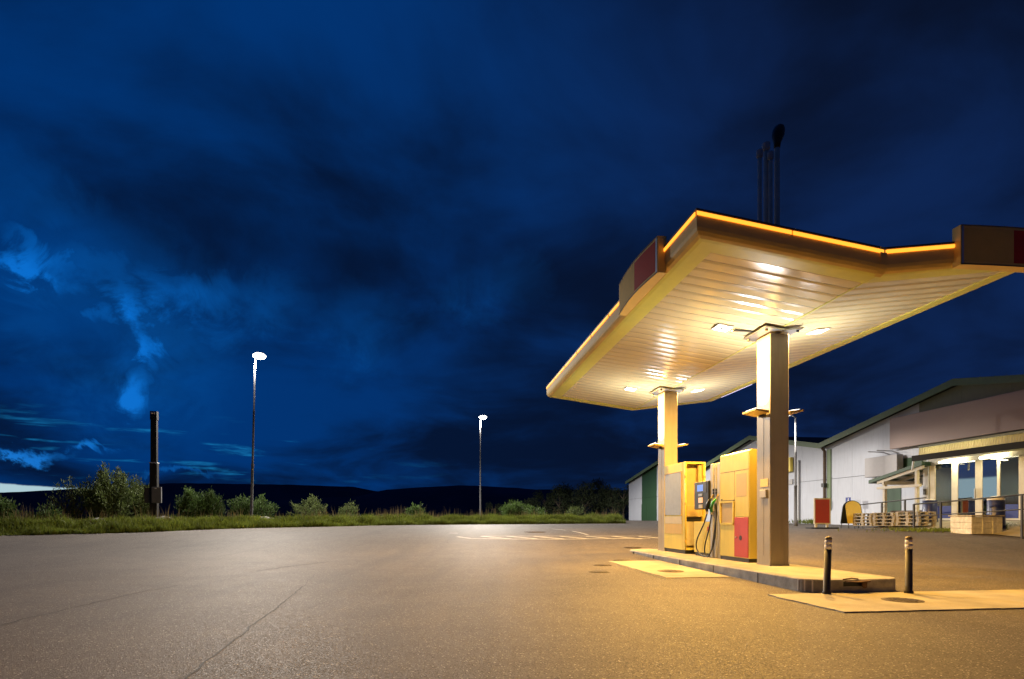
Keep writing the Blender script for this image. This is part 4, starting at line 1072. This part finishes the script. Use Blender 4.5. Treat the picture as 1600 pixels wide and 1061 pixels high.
for a in ((172, 31, 96, 729, 'tallest olive willow shrub left of the dark mast', 1.25, LEAF2), (108, 30, 62, 751, 'thin airy shrub left of the tallest willow', .55, LEAF2),
          (217, 32.5, 52, 747, 'willow shrub pressed against the dark mast', .9, LEAF2), (6, 27, 36, 777, 'shrub cut off by the left picture edge', .8, LEAF), (72, 28, 36, 786, 'small low shrub near the left picture edge', .6, LEAF),
          (296, 34, 48, 762, 'upright willow shrub just right of the dark mast', 1.2, LEAF), (328, 34.5, 44, 764, 'upright shrub between the mast and the nearest street lamp', 1.1, LEAF), (378, 37, 46, 770, 'shrub directly left of the nearest lamp pole', 1, LEAF), (410, 38, 44, 772, 'shrub directly right of the nearest lamp pole', .9, LEAF),
          (485, 44, 72, 776, 'broad dark shrub right of the nearest street lamp', .9, LEAF2), (545, 45, 36, 784, 'narrow shrub in the middle of the verge', .9, LEAF2), (648, 43, 30, 788, 'small bright shrub left of the middle street lamp', 1.1, LEAF),
          (805, 45, 62, 783, 'rounded green shrub right of the middle street lamp', 1.3, LEAF), (838, 47, 40, 791, 'low shrub leaning on the rounded green shrub', 1.0, LEAF), (900, 52, 34, 790, 'dim shrub before the dark trees', .8, LEAF2)):
    shrub(a[0], a[1], a[2], a[3], a[4], a[5], a[6])
# verge grass: one uncountable mass
def blades(n, xr, dr, h, w, name, label, m, lean=.35, clump=0.0, mask=None):
    xs_ = rng.uniform(xr[0], xr[1], n*2); P = []
    for x in xs_:
        d = dr[0]+(dr[1]-dr[0])*random.random()**1.5
        if clump and noise.noise(Vector((x*.8, d*.8, 3)))+random.gauss(0, .15) < clump: continue
        y = edgeY(x)+d+.30*noise.noise(Vector((x*1.1, 1, 0)))+.15*noise.noise(Vector((x*4, 1, 0))); P.append((x, y, Hb(x, y)))
        if len(P) >= n: break
    P = np.array(P); n = len(P); hh = rng.uniform(h[0], h[1], n)*(0.55+1.0*np.array([noise.noise(Vector((p[0]*1.1, p[1]*1.1, 8)))+.5 for p in P]))
    a = rng.uniform(0, 2*PI, n); L_ = rng.normal(0, lean, n)*hh; b = rng.uniform(0, 2*PI, n); ww = w*rng.uniform(.6, 1.4, n)
    dx_, dy_ = np.cos(a)*ww, np.sin(a)*ww; lx, ly = np.cos(b)*L_, np.sin(b)*L_
    z = np.zeros(n)
    A = P+np.stack([-dx_, -dy_, z-.03], 1); B = P+np.stack([dx_, dy_, z-.03], 1)
    C = P+np.stack([lx*.4+dx_*.7, ly*.4+dy_*.7, hh*.6], 1); D = P+np.stack([lx*.4-dx_*.7, ly*.4-dy_*.7, hh*.6], 1); T = P+np.stack([lx, ly, hh], 1)
    V = np.stack([A, B, C, D, T], 1).reshape(-1, 3); o = np.arange(n)*5
    Fq = np.concatenate([np.stack([o, o+1, o+2], 1), np.stack([o, o+2, o+3], 1), np.stack([o+3, o+2, o+4], 1)])
    ob = link(name, npmesh(name, V, Fq, m)); ob['kind'] = 'stuff'; ob['label'] = label; ob['category'] = 'grass'
    return ob
blades(90000, (-27, 9), (-.1, 4.5), (.12, .34), .014, 'verge_grass', 'lush green grass along the edge of the lot', GRASS, .5)
blades(4200, (-27, 9), (1.5, 6), (.20, .72), .009, 'dry_grass', 'tall dry grass stalks behind the green verge', DRYGRASS, .18, .16)
# weeds along the ramp and hall
def weeds(c, n, r, h, label):
    P = np.array([(c[0]+random.gauss(0, r[0]), c[1]+random.gauss(0, r[1]), 0) for _ in range(n)])
    for p_ in P: p_[2] = H(p_[0], p_[1])
    D = rng.normal(0, .45, (n, 3)); D[:, 2] = 1; D /= np.linalg.norm(D, axis=1)[:, None]
    V, Fq = leaf_quads(P, D, rng.uniform(h*.5, h, n), rng.uniform(.02, .05, n))
    o = link('weeds', npmesh('weeds', V, Fq, GRASS)); o['kind'] = 'stuff'; o['label'] = label; o['category'] = 'weeds'
q = gpt(1465, 830); weeds(q, 900, (.9, .35), .16, 'short weeds under the handrail left of the board box')
q = gpt(1588, 832); weeds(q, 700, (.35, .35), .42, 'clump of weeds right of the board box')
q = W(up(1272, VB-.3), VB-.3); weeds(q, 500, (.6, .5), .45, 'weeds at the foot of the hall wall behind the red board')
# stones on the verge
def stone(px, py, Y, r, label):
    X = (px-800)/F*Y; bm = bmesh.new(); bmesh.ops.create_icosphere(bm, subdivisions=2, radius=1)
    sd_ = random.random()*50
    for q in bm.verts:
        k = 1+.28*noise.noise(q.co*1.4+Vector((sd_, 0, 0))); q.co = Vector((q.co.x*r*1.5*k, q.co.y*r*k, q.co.z*r*.6*k))
    me = bpy.data.meshes.new('boulder'); bm.to_mesh(me); bm.free(); me.materials.append(STONE)
    o = link('boulder', me); o.location = (X, Y, CH-(py-811)/F*Y); tag(o, label, 'rock', 'stones on the verge')
stone(42, 820, 26, .38, 'flat grey stone in the grass near the left picture edge'); stone(153, 815.5, 27, .30, 'pale grey stone in the grass below the tallest willow')
stone(256, 813.5, 28.5, .36, 'pale stone in the grass right of the dark mast'); stone(415, 813, 32, .34, 'pale stone in the grass right of the nearest lamp pole')
# sagging rope barrier
rp = thing('rope_barrier', 'thin sagging rope on short posts along the verge', 'barrier', (0, 0, 0), 0)
pts = []; knots = [(20, 812, 27.5), (110, 811, 27.8), (253, 806, 28.6), (345, 809, 31), (470, 809, 37)]
kp = [Vector(((a-800)/F*c, c, CH-(b-811)/F*c)) for a, b, c in knots]
for a, b in zip(kp, kp[1:]):
    for k in range(12):
        t_ = k/12; q = a.lerp(b, t_); q.z -= .42*4*t_*(1-t_); pts.append(q)
pts.append(kp[-1]); MB().tube(pts, .018, 5).build('rope', GALV, rp)
for q in kp: MB().tube([(q.x, q.y, Hb(q.x, q.y)-.2), (q.x, q.y, q.z+.05)], .035, 6).build('post', DARKM, rp)
# dark trees beyond the lot
def tree_mesh(seed):
    random.seed(seed); tr = MB(); P = []; D = []
    tr.tube([(0, 0, -.5), (.05, 0, 1.5), (-.05, .1, 3.2), (.1, 0, 5.2)], [.20, .16, .11, .04], 7)
    cl_ = []
    for k in range(16):
        z = random.uniform(1.6, 6.3); a = random.uniform(0, 2*PI); r = random.uniform(.3, 1.0)*2.3*math.sin(PI*min(1, (z-.3)/7.2))
        c = Vector((r*math.cos(a), r*math.sin(a), z)); cl_.append(c)
        tr.tube([(0, .05, max(1, z-1.6)), tuple(c*.6+Vector((0, 0, z*.35))), tuple(c)], [.07, .05, .02], 5)
        for _ in range(170):
            d = Vector((random.gauss(0, 1), random.gauss(0, 1), random.gauss(0, 1))).normalized(); P.append(tuple(c+d*random.uniform(.25, 1.05))); D.append(tuple((d+Vector((random.gauss(0, .6), random.gauss(0, .6), random.gauss(0, .6)))).normalized()))
    P = np.array(P); D = np.array(D); n = len(P)
    V, Fq = leaf_quads(P, D, rng.uniform(.18, .36, n), rng.uniform(.10, .2, n))
    return tr.mesh('trunk', BARK), npmesh('crown', V, Fq, TREELEAF)
tm = [tree_mesh(s) for s in (1, 2, 3)]
random.seed(11)
tl = [(772, 90, 782), (800, 92, 778), (828, 88, 772), (852, 90, 763), (874, 86, 757), (894, 90, 750), (914, 84, 748), (936, 88, 747), (957, 84, 751), (974, 80, 755), (992, 92, 757)]
for i, (px, Y, top) in enumerate(tl):
    X = (px-800)/F*Y; z0 = Hb(X, Y) if edgeY(X) < Y else 1.0; h = CH+(811-top)/F*Y-z0
    side = 'leftmost' if i == 0 else ('rightmost' if i == len(tl)-1 else None)
    ordn = ['first', 'second', 'third', 'fourth', 'fifth', 'sixth', 'seventh', 'eighth', 'ninth', 'tenth', 'eleventh'][i]
    t = thing('broadleaf_tree', f'dark leafy tree beyond the lot, {ordn} from the left in the row', 'tree', (X, Y, z0), random.uniform(0, 6), 'dark trees beyond the lot')
    k = h/7.3; t.scale = (k*1.05, k*1.05, k)
    a, b = tm[i % 3]; link('trunk', a, t); link('crown', b, t)
